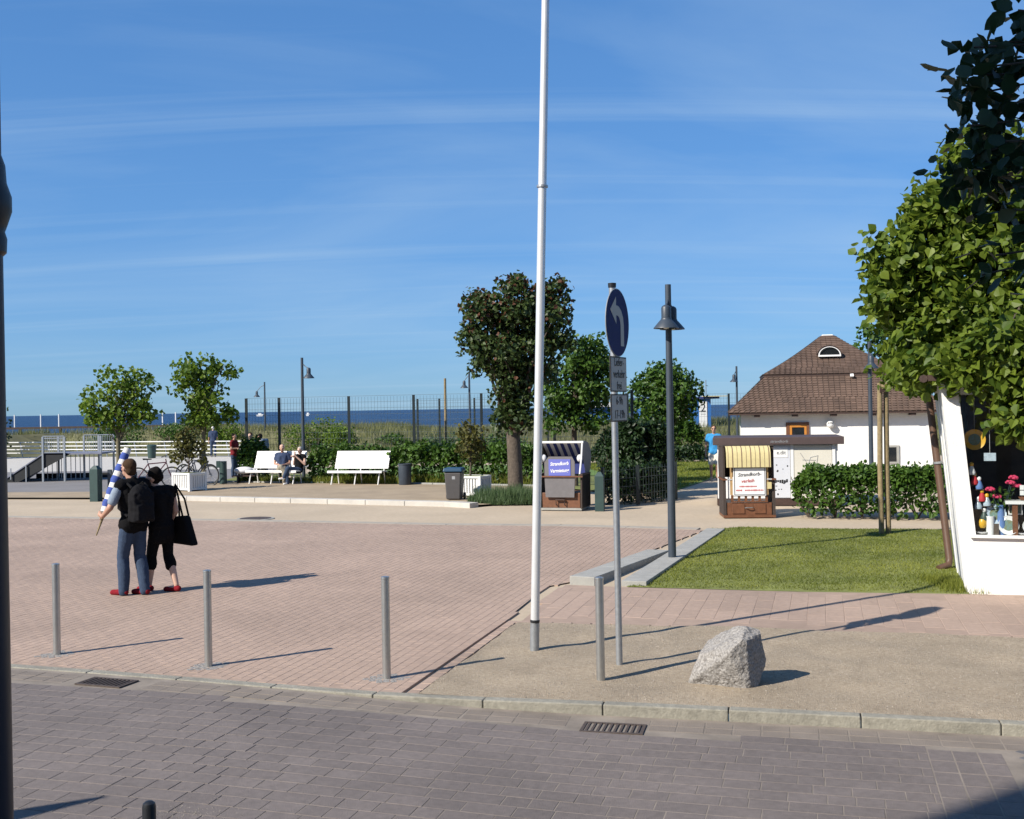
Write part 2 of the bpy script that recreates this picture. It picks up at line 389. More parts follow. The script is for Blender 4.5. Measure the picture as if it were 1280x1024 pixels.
def paving(parent, items, mat, pname, fname, h=.03, bev=.0018, rate=None, tr=(.93, 1.07), zj=.0006, nobj=300, zf=lambda x, y: 0):
    """items: (x, y, z, angle, w, l). The nearest become objects of their own, the rest one joined part."""
    items = sorted(items, key=rate or (lambda t: t[0]**2+t[1]**2))
    cache = {}
    for it in items[:nobj]:
        x, y, z, a, w, l = it; k = (round(w, 3), round(l, 3), random.randrange(7))
        if k not in cache: cache[k] = brickmesh(pname, w, l, h, mat, random.uniform(*tr), bev)
        linked(pname, cache[k], parent, (x, y, z+random.uniform(-zj, zj)), (random.gauss(0, .002)-slope(x, zf)*math.sin(a), random.gauss(0, .002)-slope(x, zf)*math.cos(a), a+random.gauss(0, .004)))
    rest = items[nobj:]
    if not rest: return
    A = np.array(rest); n = len(A)
    x, y, z, an, w, l = A.T
    V = np.zeros((n, 12, 3)); zz = z+rng.uniform(-zj, zj, n); sl_ = np.array([slope(q, zf) for q in x])
    for i in range(4):
        for lev, (ins, dz) in enumerate([(0, -h), (0, -bev), (bev, 0)]):
            lx = BT[i, 0]*(w/2-ins); ly = BT[i, 1]*(l/2-ins)
            V[:, lev*4+i, 0] = x+lx*np.cos(an)-ly*np.sin(an); V[:, lev*4+i, 1] = y+lx*np.sin(an)+ly*np.cos(an); V[:, lev*4+i, 2] = zz+dz+sl_*(V[:, lev*4+i, 0]-x)
    F = (BF[None]+12*np.arange(n)[:, None, None]).reshape(-1, 4)
    tn = np.repeat(rng.uniform(tr[0], tr[1], n), 12)
    o = obj(fname, npmesh(fname, V.reshape(-1, 3), F, mat, tn), parent); o['kind'] = 'stuff'

# street pavers: courses parallel to the kerb, mixed lengths
DRAINS = [(-3.64, 9.95), (.73, 8.52)]
def near_drain(x, y):
    u_, v_ = TOUV(x, y)
    return any(abs(u_-TOUV(*d)[0]) < .36 and abs(v_-TOUV(*d)[1]) < .20 for d in DRAINS)
ucol = [TOUV(2.93, 8.07)[0]+i*.165 for i in range(4)]       # header columns on the right
st_items = []; gut = []; grey = []
row = 0; v = 1.6
while v < 12.5:
    u = -12+random.uniform(0, .3)
    while u < 9:
        l = random.choice((.17, .24, .24, .32))
        uc = u+l/2; x, y = UV(uc, v)
        if u+l > ucol[0]-.004 and u < ucol[3]: 
            if u < ucol[0] and ucol[0]-u > .03:
                l = ucol[0]-u; uc = u+l/2; x, y = UV(uc, v)
            else: u += l; continue
        d = kerb_y(x)-y
        if -7.5 < x < 7.5 and y > 3.0 and d > .45 and uc < ucol[3] and not near_drain(x, y):
            st_items.append((x, y, zs(x, y), TH+math.pi/2, .163, l-.006))
        u += l
    v += .169
for i in range(3):
    v = 2.0
    while v < 9:
        x, y = UV((ucol[i]+ucol[i+1])/2, v)
        if kerb_y(x)-y > .48: st_items.append((x, y, zs(x, y), TH, .155, .24))
        v += .25
u0 = ucol[3]
hb = []
s = .105
for i in range(-40, 60):
    for j in range(-40, 60):
        m4 = (i-j) % 4
        if m4 == 0: cx_, cy_, w, l = i+1, j+.5, 2, 1
        elif m4 == 3: cx_, cy_, w, l = i+.5, j+1, 1, 2
        else: continue
        p = cx_*s; q = cy_*s; r45 = TH+R(45)
        x = UV(u0+1.2, 6)[0]+p*math.cos(r45)-q*math.sin(r45); y = UV(u0+1.2, 6)[1]+p*math.sin(r45)+q*math.cos(r45)
        uu = TOUV(x, y)[0]
        if uu > u0+.05 and x < 7.5 and y > 3 and kerb_y(x)-y > .40: hb.append((x, y, zs(x, y), r45, w*s-.008, l*s-.008))
paving(street, st_items, 'paver', 'paver', 'paver_field', nobj=300, zf=zs, rate=lambda t: (0 if abs(t[0]) < t[1]*.46 and t[1] > 6.7 else 100)+t[1])
paving(street, hb, 'paver_grey', 'grey_paver', 'grey_paver_field', nobj=40, zf=zs, rate=lambda t: (0 if abs(t[0]) < t[1]*.46 and t[1] > 6.7 else 100)+t[1])
# gutter: two rows of stones set across, along the kerb
def kerb_pts(step, x0, x1, off):
    x = x0; out = []
    while x < x1:
        y = kerb_y(x); sl = (kerb_y(x+.05)-kerb_y(x-.05))/.1; a = math.atan(sl); nx, ny = math.sin(a), -math.cos(a)
        out.append((x+nx*off, y+ny*off, a)); x += step*math.cos(a)
    return out
for off in (.075, .222):
    for x, y, a in kerb_pts(.21, -9, 8, off+.07):
        if near_drain(x, y): continue
        gut.append((x, y, zs(x, y), a, .20, .137))
paving(street, gut, 'gutter', 'gutter_stone', 'gutter_field', nobj=90, zf=zs, rate=lambda t: abs(t[0]-.4))

# kerb stones
kerb = bpy.data.objects.new('kerb', None); C.objects.link(kerb); kerb['kind'] = 'structure'
x = -16.0; i = 0
while x < 13:
    a = math.atan((kerb_y(x+.4)-kerb_y(x))/.4); l = .98
    x1 = x+l*math.cos(a); y0, y1 = kerb_y(x), kerb_y(x1)
    mm = MB(); w = .115
    nx, ny = math.sin(a), -math.cos(a)
    p = [(x, y0), (x1-.008, y1), (x1-.008-nx*w, y1-ny*w), (x-nx*w, y0-ny*w)]
    top0 = .001+.014*sstep(-1.5, .4, x); top1 = .001+.014*sstep(-1.5, .4, x1)
    fb = .02
    vs = []
    for (px, py), tz in zip(p, (top0, top1, top1, top0)): vs.append((px, py, -.2))
    for (px, py), tz in zip(p, (top0, top1, top1, top0)): vs.append((px, py, tz))
    mm.add(vs, [(0, 3, 2, 1), (4, 5, 6, 7), (0, 1, 5, 4), (1, 2, 6, 5), (2, 3, 7, 6), (3, 0, 4, 7)])
    mm.build('kerb_stone', 'kerb', kerb, bevel=.010)
    x = x1

# plaza of pink bricks
PLAZA = [(-19, 15.70), (-10, 12.56), (-4.91, 10.775), (-2.72, 10.02), (-1.74, 9.66), (-.99, 9.40), (-.16, 12.42), (.42, 14.9), (.72, 15.2), (3.62, 21.33), (.93, 22.4), (-1.35, 22.95), (-5.65, 24.4), (-12.17, 26.4), (-22, 29.6)]
plaza = sheet('plaza', PLAZA, -.0022, 'joint')
PATHP = [(.06, 12.47), (2.19, 12.0), (5.08, 11.24), (9.5, 10.0), (10.2, 12.7), (5.52, 13.80), (3.6, 14.15), (1.5, 14.72), (.68, 15.02)]
pit = []
hit = lambda x, y: any((x-a)**2+(y-b)**2 < .06**2 for a, b in ((-4.57, 11.15), (-2.89, 10.52), (-1.15, 9.93)))
u = -26.0; c = 0
while u < 8:
    v = 2.0+(.1 if c % 2 else 0)
    while v < 30:
        x, y = UV(u, v)
        if -17 < x and inpoly(x, y, PLAZA) and inpoly(*UV(u, v+.07), PLAZA) and inpoly(*UV(u, v-.07), PLAZA):
            pit.append((x, y, 0, TH, .0965, .1965))
        v += .2
    u += .1; c += 1
paving(plaza, pit, 'brick', 'brick', 'brick_field', bev=.002, rate=lambda t: abs(t[0]+2.2)*.35+t[1], tr=(.955, 1.045))
# edging row of bricks between plaza and sand
e0, e1 = Vector((-.87, 9.41)), Vector((-.05, 12.42)); n = int((e1-e0).length/.2)
edg = bpy.data.objects.new('brick_edging', None); C.objects.link(edg); edg['kind'] = 'structure'
bm_e = [brickmesh('edging_brick', .10, .196, .05, 'brick', random.uniform(.85, 1.1), .004) for _ in range(4)]
ang = math.atan2(e1.y-e0.y, e1.x-e0.x)-math.pi/2
for i in range(n+1):
    p = e0+(e1-e0)*((i)/n); linked('edging_brick', random.choice(bm_e), edg, (p.x, p.y, .003), (0, 0, ang+random.gauss(0, .008)))
# brick footpath on the right
fpath = sheet('footpath', PATHP, -.0024, 'joint')
fit = []
u = -4.5
while u < 9:
    v = 8.0+random.uniform(0, .8)
    while v < 18:
        x, y = UV(u, v)
        if x < 9 and inpoly(x, y, PATHP) and inpoly(*UV(u, v+.28), PATHP) and inpoly(*UV(u, v-.28), PATHP): fit.append((x, y, 0, TH, .193, .596))
        v += .6
    u += .2
paving(fpath, fit, 'brick', 'path_brick', 'path_brick_field', bev=.003, tr=(.95, 1.05), rate=lambda t: abs(t[0]-3)*.2+t[1])
# header row along the lower side of the path
hd = [Vector((.1, 12.43)), Vector((2.19, 11.95)), Vector((5.08, 11.19)), Vector((8.5, 10.25))]
for a, b in zip(hd, hd[1:]):
    n = int((b-a).length/.2)
    for i in range(n):
        p = a+(b-a)*(i/n); linked('edging_brick', random.choice(bm_e), edg, (p.x, p.y, .002), (0, 0, math.atan2(b.y-a.y, b.x-a.x)+math.pi/2+random.gauss(0, .01)))

# sandy verge with the flagpole and boulder
VERGE = [(-.80, 9.40)]+[(x, y+.108) for x, y in KERB if -.9 < x < 11]+[(11, 6.45), (11.2, 9.4), (9.3, 10.0), (5.06, 11.14), (2.18, 11.90), (.02, 12.38)]
def gridpoly(name, poly, step, zf, mat, kind='structure', parent=None):
    xs_ = [p[0] for p in poly]; ys_ = [p[1] for p in poly]
    b = bmesh.new(); vs = [b.verts.new((x, y, 0)) for x, y in poly]; f = b.faces.new(vs)
    x = math.floor(min(xs_)/step)*step
    while x < max(xs_):
        bmesh.ops.bisect_plane(b, geom=b.verts[:]+b.edges[:]+b.faces[:], plane_co=(x, 0, 0), plane_no=(1, 0, 0)); x += step
    y = math.floor(min(ys_)/step)*step
    while y < max(ys_):
        bmesh.ops.bisect_plane(b, geom=b.verts[:]+b.edges[:]+b.faces[:], plane_co=(0, y, 0), plane_no=(0, 1, 0)); y += step
    bmesh.ops.triangulate(b, faces=b.faces[:])
    for w in b.verts: w.co.z = zf(w.co.x, w.co.y)
    bmesh.ops.recalc_face_normals(b, faces=b.faces[:])
    me = bpy.data.meshes.new(name); b.to_mesh(me); b.free(); me.materials.append(M[mat])
    if me.polygons[0].normal.z < 0: me.flip_normals()
    me.polygons.foreach_set('use_smooth', [True]*len(me.polygons))
    o = obj(name, me, parent)
    if kind: o['kind'] = kind
    return o
vz = lambda x, y: .010+.022*(mnoise.noise((x*1.5, y*1.9, 0))+.25)*min(1, max(0, (y-kerb_y(x)-.1)/.5))+.004*mnoise.noise((x*5, y*5, 3))
verge = gridpoly('sandy_verge', VERGE, .08, vz, 'sand')
# loose pebbles
def pebbles(name, n, sampler, zf, mn, mxs, parent=None):
    V = []; F = []; T = []
    base = np.array([(1, 0, 0), (-.5, .87, 0), (-.5, -.87, 0), (0, 0, .8)])
    fc = np.array([(0, 1, 3), (1, 2, 3), (2, 0, 3)])
    P = np.array([sampler() for _ in range(n)]); s_ = rng.uniform(mn, mxs, n)**1; a = rng.uniform(0, 6.28, n)
    Z = np.array([zf(x, y) for x, y in P])
    V = np.zeros((n, 4, 3))
    st_ = rng.uniform(.5, 1, n)
    for i in range(4):
        bx, by, bz = base[i]; by_ = by*st_
        V[:, i, 0] = P[:, 0]+s_*(bx*np.cos(a)-by_*np.sin(a)); V[:, i, 1] = P[:, 1]+s_*(bx*np.sin(a)+by_*np.cos(a)); V[:, i, 2] = Z+s_*bz*.8-.001
    F = (fc[None]+4*np.arange(n)[:, None, None]).reshape(-1, 3)
    o = obj(name, npmesh(name, V.reshape(-1, 3), F, 'pebble', np.repeat(rng.uniform(.35, 1.0, n), 4)), parent); o['kind'] = 'stuff'; return o
def samp_poly(poly):
    x0, x1 = min(p[0] for p in poly), max(p[0] for p in poly); y0, y1 = min(p[1] for p in poly), max(p[1] for p in poly)
    def f():
        while True:
            x, y = random.uniform(x0, x1), random.uniform(y0, y1)
            if inpoly(x, y, poly): return (x, y)
    return f
o = pebbles('loose_gravel', 16000, samp_poly([p for p in VERGE if True]), vz, .003, .011); tag(o, 'fine loose gravel strewn over the sandy verge around the boulder', 'gravel')
o = pebbles('gravel_patch', 260, lambda: (-1.98+random.gauss(0, .16), 6.70+random.gauss(0, .10)), zs, .003, .008); tag(o, 'small pale gravel patch on the street behind the black post', 'gravel')

# lawn with concrete kerbs
LAWN = [(1.50, 14.78), (3.6, 14.20), (5.52, 13.86), (6.3, 15.9), (9.0, 17.5), (9.5, 20.2), (7.79, 20.5), (3.80, 21.6), (2.45, 17.6)]
def lz(x, y):
    e = min(1, max(0, min((y-(14.88-.235*(x-1.1)))/.5, (x-(1.55+(y-14.8)*.36))/.4)))
    return -.0075+e*(.02+.02*(mnoise.noise((x*.8, y*.8, 5))+.5))
gridpoly('lawn', [(1.47, 14.80), (3.58, 14.20), (5.56, 13.70)]+LAWN[3:], .25, lz, 'soil')
def blades(name, n, sampler, zf, hmin, hmax, w, mat, lean=.5, parent=None, toned=None):
    P = np.array([sampler() for _ in range(n)]); a = rng.uniform(0, 6.28, n); hh = rng.uniform(hmin, hmax, n); ln = rng.uniform(0, lean, n)*hh; b = rng.uniform(0, 6.28, n)
    Z = np.array([zf(x, y) for x, y in P]); V = np.zeros((n, 3, 3))
    V[:, 0, 0] = P[:, 0]-np.cos(a)*w; V[:, 0, 1] = P[:, 1]-np.sin(a)*w; V[:, 0, 2] = Z-.004
    V[:, 1, 0] = P[:, 0]+np.cos(a)*w; V[:, 1, 1] = P[:, 1]+np.sin(a)*w; V[:, 1, 2] = Z-.004
    V[:, 2, 0] = P[:, 0]+np.cos(b)*ln; V[:, 2, 1] = P[:, 1]+np.sin(b)*ln; V[:, 2, 2] = Z+hh
    if toned is None: tn = rng.uniform(0, 1, n)
    else: tn = np.array([toned(x, y) for x, y in P])+rng.uniform(-.25, .25, n)
    return obj(name, npmesh(name, V.reshape(-1, 3), np.arange(3*n).reshape(-1, 3), mat, np.repeat(np.clip(tn, 0, 1), 3)), parent)
def ltone(x, y): return .5+.75*mnoise.noise((x*.9, y*.9, 1))+.3*mnoise.noise((x*3.1, y*3.1, 2))
_ls = samp_poly(LAWN)
def lawn_samp():
    while True:
        x, y = _ls()
        if y-(14.83-.235*(x-1.1)) > .05+.11*mnoise.noise((x*4, 3, 1))+.05*mnoise.noise((x*13, 5, 1)): return (x, y)
o = blades('lawn_grass', 80000, lawn_samp, lz, .008, .030, .006, 'grass', 1.5, toned=ltone); tag(o, 'short green grass of the lawn beside the lamp post', 'grass', kind='stuff')
# tufts at the lawn corner by the shop
o = blades('corner_weeds', 3500, lambda: (5.50+random.gauss(0, .10)+random.random()*.25, 14.0+random.gauss(0, .12)+random.random()*1.6*0+random.random()*.9), lz, .03, .11, .005, 'grass', 1.0); tag(o, 'straggly weeds growing at the foot of the white shop corner', 'weeds', kind='stuff')
# concrete kerb strips beside the lawn
ks = bpy.data.objects.new('lawn_kerb', None); C.objects.link(ks); ks['kind'] = 'structure'
def strip(p0, p1, w, z0, z1, n, hh=.22):
    p0, p1 = Vector(p0), Vector(p1); d = (p1-p0); nrm = Vector((d.y, -d.x)).normalized()*w
    for i in range(n):
        a = p0+d*(i/n); b = p0+d*((i+1)/n)-d.normalized()*.006; za = z0+(z1-z0)*i/n; zb = z0+(z1-z0)*(i+1)/n
        m = MB(); pts = [(a.x, a.y), (a.x+nrm.x, a.y+nrm.y), (b.x+nrm.x, b.y+nrm.y), (b.x, b.y)]
        vs = [(x, y, -.22) for x, y in pts]+[(*pts[0], za), (*pts[1], za), (*pts[2], zb), (*pts[3], zb)]
        m.add(vs, [(0, 3, 2, 1), (4, 5, 6, 7), (0, 1, 5, 4), (1, 2, 6, 5), (2, 3, 7, 6), (3, 0, 4, 7)]); m.build('kerb_slab', 'concrete', ks, bevel=.008)
strip((.74, 15.12), (2.16, 18.16), .36, .10, .055, 3)
strip((1.42, 14.93), (3.68, 21.35), .34, .055, .03, 6)

# grey band and the concrete path beyond the plaza
M['edgegrey'] = pm('pale grey edging', (.37, .33, .275), .9, .12, 3)
band = bpy.data.objects.new('path_edging', None); C.objects.link(band); band['kind'] = 'structure'
bp = [(-17, 28.05), (-12.17, 26.50), (-5.65, 24.50), (-1.35, 23.05), (.93, 22.50), (3.55, 21.45)]
for (x0, y0), (x1, y1) in zip(bp, bp[1:]):
    L_ = math.hypot(x1-x0, y1-y0); n = max(1, int(L_/1.0)); a = math.atan2(y1-y0, x1-x0)
    for i in range(n):
        t = (i+.5)/n; m = MB().box((0, 0, 0), (L_/n-.008, .34, .06)); o = m.build('edging_slab', 'edgegrey', band, loc=(x0+(x1-x0)*t, y0+(y1-y0)*t+.08, -.026)); o.rotation_euler.z = a

# bench terrace: gravel with a white concrete edge
terr = [(-16, 32.55), (-9.84, 31.25), (-8.9, 30.85), (-1.62, 27.75), (-.9, 27.2), (.6, 28.3), (.9, 33.2), (-.04, 33.7), (-4.12, 35.7), (-8.52, 37.2), (-10.3, 37.8), (-10.0, 35.4), (-12.0, 34.0), (-16, 34.6)]
sheet('bench_terrace', terr, .035, 'gravel')
te = bpy.data.objects.new('terrace_edge', None); C.objects.link(te); te['kind'] = 'structure'
ep = [(-10.2, 31.4), (-8.9, 30.85), (-1.62, 27.65), (-.95, 27.1)]
def edge(pl, w, z, name, mat, step, par):
    for (x0, y0), (x1, y1) in zip(pl, pl[1:]):
        L_ = math.hypot(x1-x0, y1-y0); n = max(1, round(L_/step)); a = math.atan2(y1-y0, x1-x0)
        for i in range(n):
            t = (i+.5)/n; o = MB().box((0, 0, 0), (L_/n-.012, w, .3)).build(name, mat, par, loc=(x0+(x1-x0)*t, y0+(y1-y0)*t, z-.15), bevel=.01); o.rotation_euler.z = a
edge(ep, .32, .10, 'edge_slab', 'white_conc', 1.2, te)
edge([(-10.0, 37.85), (-8.52, 37.25), (-4.12, 35.78), (-.04, 33.78), (.9, 33.3)], .12, .08, 'back_edge_stone', 'concrete', 1.0, te)
sheet('shrub_bed', [(-10.2, 38.0), (-8.5, 37.32), (-4.1, 35.86), (0, 33.86), (1, 33.3), (3.6, 29.6), (4.0, 31), (3, 38), (-4, 41), (-10, 43)], .02, 'soil')
# promenade on the left, sports lawn on the right
sheet('asphalt_promenade', [(-60, 41), (-18, 34.0), (-11.4, 32.4), (-10.4, 35.4), (-10.4, 39), (-9, 47), (-60, 49)], -.006, 'asphalt')
sheet('white_promenade', [(-60, 49.2), (-9, 47.2), (-8, 60), (-60, 72)], -.010, 'white_conc')
sheet('far_lawn', [(3.9, 29.7), (6.75, 37), (8.3, 44.5), (8.3, 47), (-8, 47), (-8, 43.5), (3.2, 38.5)], .0, 'turf')
FL = [(3.95, 29.9), (6.65, 37), (8.2, 44.5), (8.2, 47), (2.5, 47), (3.4, 38)]
o = blades('far_lawn_grass', 22000, samp_poly(FL), lambda x, y: .0, .03, .08, .012, 'grass', .8); tag(o, 'mown green grass of the lawn beyond the wire fence', 'grass', kind='stuff')

# manhole, drains
mh = thing('manhole_cover', 'round iron manhole cover set in the sandy path', 'manhole', (-5.80, 25.15, -.02))
MB().lathe([(.42, 0), (.42, .014), (.36, .016)], 28).build('rim', 'concrete', mh, True); MB().lathe([(.35, 0), (.35, .02)], 28).build('lid', 'iron', mh)
def drain(loc, a, label):
    t = thing('drain_grate', label, 'drain', loc, a, 'street drains')
    MB().b2(-.27, .27, -.15, .15, -.012, -.006).build('pit', 'pit', t)
    m = MB(); m.b2(-.27, .27, .125, .155, -.03, .004).b2(-.27, .27, -.155, -.125, -.03, .004).b2(-.30, -.27, -.155, .155, -.03, .004).b2(.27, .30, -.155, .155, -.03, .004)
    m.build('frame', 'iron', t)
    bar = MB().box((0, 0, -.003), (.022, .25, .014)).mesh('bar', 'iron')
    for i in range(10): linked('bar', bar, t, (-.243+i*.054, 0, 0))
    t.scale = (.80, .85, 1)
    return t
drain((-3.64, 9.95, zs(-3.6, 9)+.008), TH-R(4), 'flush iron drain grate by the kerb beside the plaza')
drain((.73, 8.52, zs(.7, 8)+.002), TH+R(2), 'iron drain grate below the raised kerb near the boulder')
# ---------------------------------------------------------------- foliage helpers
LEAF6 = np.array([(0, 0, 0), (.30, .28, .06), (.26, .70, .04), (0, 1, -.06), (-.26, .70, .04), (-.30, .28, .06)])
LF6 = np.array([(0, 1, 2, 3), (0, 3, 4, 5)])
LEAF8 = np.array([(0, 0, 0), (.28, .06, .05), (.47, .40, .09), (.30, .66, .03), (0, 1, -.10), (-.30, .66, .03), (-.47, .40, .09), (-.28, .06, .05)])   # broad lobed leaf
LF8 = np.array([(0, 1, 2, 3), (0, 3, 4, 5), (0, 5, 6, 7)])
LEAF4 = np.array([(0, 0, 0), (.42, .5, .08), (0, 1, -.04), (-.42, .5, .08)])
def leaf_frames(P, outward, up=.35, rnd=.9):
    n = len(P)
    nrm = outward*.55+rng.normal(0, rnd, (n, 3)); nrm[:, 2] += up
    nrm /= np.linalg.norm(nrm, axis=1)[:, None]
    d = rng.normal(0, 1, (n, 3)); d[:, 2] -= .45; d += outward*.5
    d -= nrm*np.sum(d*nrm, axis=1)[:, None]; d /= np.linalg.norm(d, axis=1)[:, None]
    x = np.cross(d, nrm)
    return x, d, nrm
def leaf_mesh(name, P, outward, size, mat, tone, six=True, up=.35):
    x, d, nrm = leaf_frames(P, outward, up); n = len(P)
    T = LEAF8 if six == 8 else LEAF6 if six else LEAF4; s_ = rng.uniform(.7, 1.25, n)*size
    V = P[:, None, :]+s_[:, None, None]*(T[None, :, 0, None]*x[:, None, :]+T[None, :, 1, None]*d[:, None, :]+T[None, :, 2, None]*nrm[:, None, :])
    k = len(T)
    if six == 8: F = (LF8[None]+k*np.arange(n)[:, None, None]).reshape(-1, 4)
    elif six: F = (LF6[None]+k*np.arange(n)[:, None, None]).reshape(-1, 4)
    else: F = (np.array([[0, 1, 2, 3]])[None]+k*np.arange(n)[:, None, None]).reshape(-1, 4)
    return npmesh(name, V.reshape(-1, 3), F, mat, np.repeat(tone, k))
def ell_pts(n, c, r, inner=.35):
    d = rng.normal(0, 1, (n, 3)); d /= np.linalg.norm(d, axis=1)[:, None]
    rad = (inner**3+(1-inner**3)*rng.uniform(0, 1, n))**(1/3)
    return np.array(c)+d*rad[:, None]*np.array(r), d
def crown_points(lobes, clump_r, per):
    """lobes: (centre, radii, clumps). Leaves gather on twig ends spread through each lobe."""
    P = []; O = []; CL = []
    for c, r, k in lobes:
        cp, dd = ell_pts(k, c, r); CL.append(cp)
        n = k*per; off = rng.normal(0, 1, (n, 3)); off *= np.minimum(1, 1.5/np.linalg.norm(off, axis=1))[:, None]; off *= clump_r*np.array([1, 1, .8])
        P.append(np.repeat(cp, per, 0)+off); o_ = np.repeat(dd, per, 0)+off/clump_r*.35; O.append(o_/np.linalg.norm(o_, axis=1)[:, None])
    return np.concatenate(P), np.concatenate(O), np.concatenate(CL)
def tree(name, label, loc, trunk, lobes, leaf, mat, clump_r=.22, per=26, bark='bark', nbr=36, group=None, cat='tree', redtop=False, six=8, parts300=False, spread=.6, up=.35):
    """trunk: list of (x, y, z, r) local."""
    t = thing(name, label, cat, loc, 0, group)
    P, O, CL = crown_points(lobes, clump_r, per)
    m = MB(); m.tube([p[:3] for p in trunk], [p[3] for p in trunk], 12)
    tr = m.build('trunk', bark, t, True)
    top = Vector(trunk[-1][:3]); zb = trunk[-1][2]
    mb = MB(); idx = rng.choice(len(CL), min(nbr, len(CL)), replace=False)
    base_z = max(trunk[0][2], zb-spread)
    for i in idx:
        e = Vector(CL[i]); f = random.random(); s0 = Vector((trunk[-1][0], trunk[-1][1], base_z+(zb-base_z)*f))
        mid = (s0+e)/2+Vector((random.gauss(0, .08), random.gauss(0, .08), .12*(e-s0).length))
        r0 = trunk[-1][3]*random.uniform(.28, .5)
        mb.tube([s0, s0.lerp(mid, .5)+Vector((0, 0, .03)), mid, e], [r0, r0*.75, r0*.5, .006], 6, False)
    mb.build('branch', bark, t, True)
    tone = np.clip(rng.normal(.45, .24, len(P)), 0, .79)
    if redtop:
        h = (P[:, 2]-P[:, 2].min())/(P[:, 2].max()-P[:, 2].min())
        red = rng.uniform(0, 1, len(P)) < .03+.26*np.clip(h-.4, 0, 1)*2*np.clip(O[:, 2]+.3, 0, 1)
        tone = np.where(red, 1.0, tone)
    if parts300:
        wp = P+np.array(loc); dist = np.linalg.norm(wp-np.array((0, 0, 2.38)), axis=1)+np.where(np.abs(wp[:, 0]) < wp[:, 1]*.46, 0, 50)
        order = np.argsort(dist); near = order[:300]; rest = order[300:]
        tones = (.1, .25, .35, .45, .55, .65, .79); mes = []
        for tv in tones:
            me = npmesh('leaf', LEAF8*np.array((random.uniform(.85, 1.1), 1, random.uniform(.5, 2.2))), LF8, mat, np.full(8, tv)); mes.append(me)
        x, d, nrm = leaf_frames(P[near], O[near], up)
        for j in range(len(near)):
            lo = obj('leaf', random.choice(mes), t); sc = leaf*random.uniform(.75, 1.25)
            mt = Matrix((x[j]*sc, d[j]*sc, nrm[j]*sc)).transposed().to_4x4(); mt.translation = Vector(P[near[j]]); lo.matrix_local = mt
        P, O, tone = P[rest], O[rest], tone[rest]
    cr = obj('crown', leaf_mesh('crown', P, O, leaf, mat, tone, six, up), t)
    if parts300: cr['kind'] = 'stuff'
    return t
def hedge(name, label, pts, w, h, n, leaf, mat, stems=6, z0=.12, group=None, cat='hedge', bumpy=.18, six=True):
    """leafy hedge along a polyline: leaves through the volume, denser at the surface, stems below."""
    t = thing(name, label, cat, (pts[0][0], pts[0][1], 0), 0, group)
    A = np.array(pts)-np.array(pts[0]); seg = np.linalg.norm(np.diff(A, axis=0), axis=1); cum = np.concatenate([[0], np.cumsum(seg)]); L_ = cum[-1]
    s_ = rng.uniform(0, L_, n); k = np.clip(np.searchsorted(cum, s_)-1, 0, len(seg)-1); f = (s_-cum[k])/seg[k]
    p = A[k]+(A[k+1]-A[k])*f[:, None]; dr = (A[k+1]-A[k])/seg[k][:, None]; nr = np.stack([dr[:, 1], -dr[:, 0]], 1)
    ang = rng.uniform(-.35, math.pi+.35, n); rad = (.45+.55*rng.uniform(0, 1, n)**.5)
    lump = np.array([1+bumpy*mnoise.noise((a*1.7, b, 3))+bumpy*.8*mnoise.noise((a*4.1, b*2, 7)) for a, b in zip(s_, ang)])
    endf = np.minimum(1, np.minimum(s_, L_-s_)/(w*.5)+.35)
    q = np.sign(np.cos(ang))*np.abs(np.cos(ang))**.6*rad*lump*w/2*endf; zz = z0+(h-z0)*(.42+.58*np.sign(np.sin(ang))*np.abs(np.sin(ang))**.6*rad*lump*endf)
    zz = np.where(ang < 0, z0+rng.uniform(0, .5, n)*(h-z0), zz); zz = np.where(ang > math.pi, z0+rng.uniform(0, .5, n)*(h-z0), zz)
    P = np.stack([p[:, 0]+nr[:, 0]*q, p[:, 1]+nr[:, 1]*q, zz], 1)
    P += rng.normal(0, .025, P.shape)
    O = np.stack([nr[:, 0]*np.cos(ang), nr[:, 1]*np.cos(ang), np.sin(ang)], 1)
    clump = np.array([mnoise.noise((x*3, y*3, z*3)) for x, y, z in P])
    tone = np.clip(.45+.5*clump+rng.normal(0, .18, n), 0, .79)
    obj('foliage', leaf_mesh('foliage', P, O, leaf, mat, tone, six), t)
    m = MB()
    for i in range(stems):
        s0 = L_*(i+.5)/stems; k = min(len(seg)-1, int(np.searchsorted(cum, s0)-1)); f = (s0-cum[k])/seg[k]; b = A[k]+(A[k+1]-A[k])*f
        for j in range(3):
            e = (b[0]+random.gauss(0, w*.3), b[1]+random.gauss(0, w*.2), h*random.uniform(.5, .8)); m.tube([(b[0], b[1], -.02), ((b[0]+e[0])/2+random.gauss(0, .05), (b[1]+e[1])/2, h*.3), e], [.02, .015, .006], 6, False)
    m.build('stems', 'bark', t)['kind'] = 'stuff'
    return t

# ---------------------------------------------------------------- dunes
def dune_z(x, y):
    px = 640+x*1400/60
    top = 1.40+.12*math.sin(x*.21)+.28*mnoise.noise((x*.09, 1, 0))
    if px > 470 and px < 690: top -= .32*math.sin((px-470)/220*math.pi)
    if px > 700: top -= .1
    if px < 140: top -= .2
    prof = sstep(49, 63, y)*(1-sstep(70, 86, y))
    if x < -7: f = sstep(-10, -7, x); prof = prof*f+(1-f)*sstep(61.5-.38*(x+9)*(x > -30), 66-.38*(x+9)*(x > -30), y)*(1-sstep(72, 86, y))
    return -.04+top*prof+.12*prof*mnoise.noise((x*.35, y*.35, 0))-1.4*sstep(80, 90, y)
nx_, ny_ = 110, 30
DX = np.linspace(-75, 75, nx_); DY = np.linspace(47.5, 90, ny_)
DV = [(x, y, dune_z(x, y)) for y in DY for x in DX]
DF = [(j*nx_+i, j*nx_+i+1, (j+1)*nx_+i+1, (j+1)*nx_+i) for j in range(ny_-1) for i in range(nx_-1)]
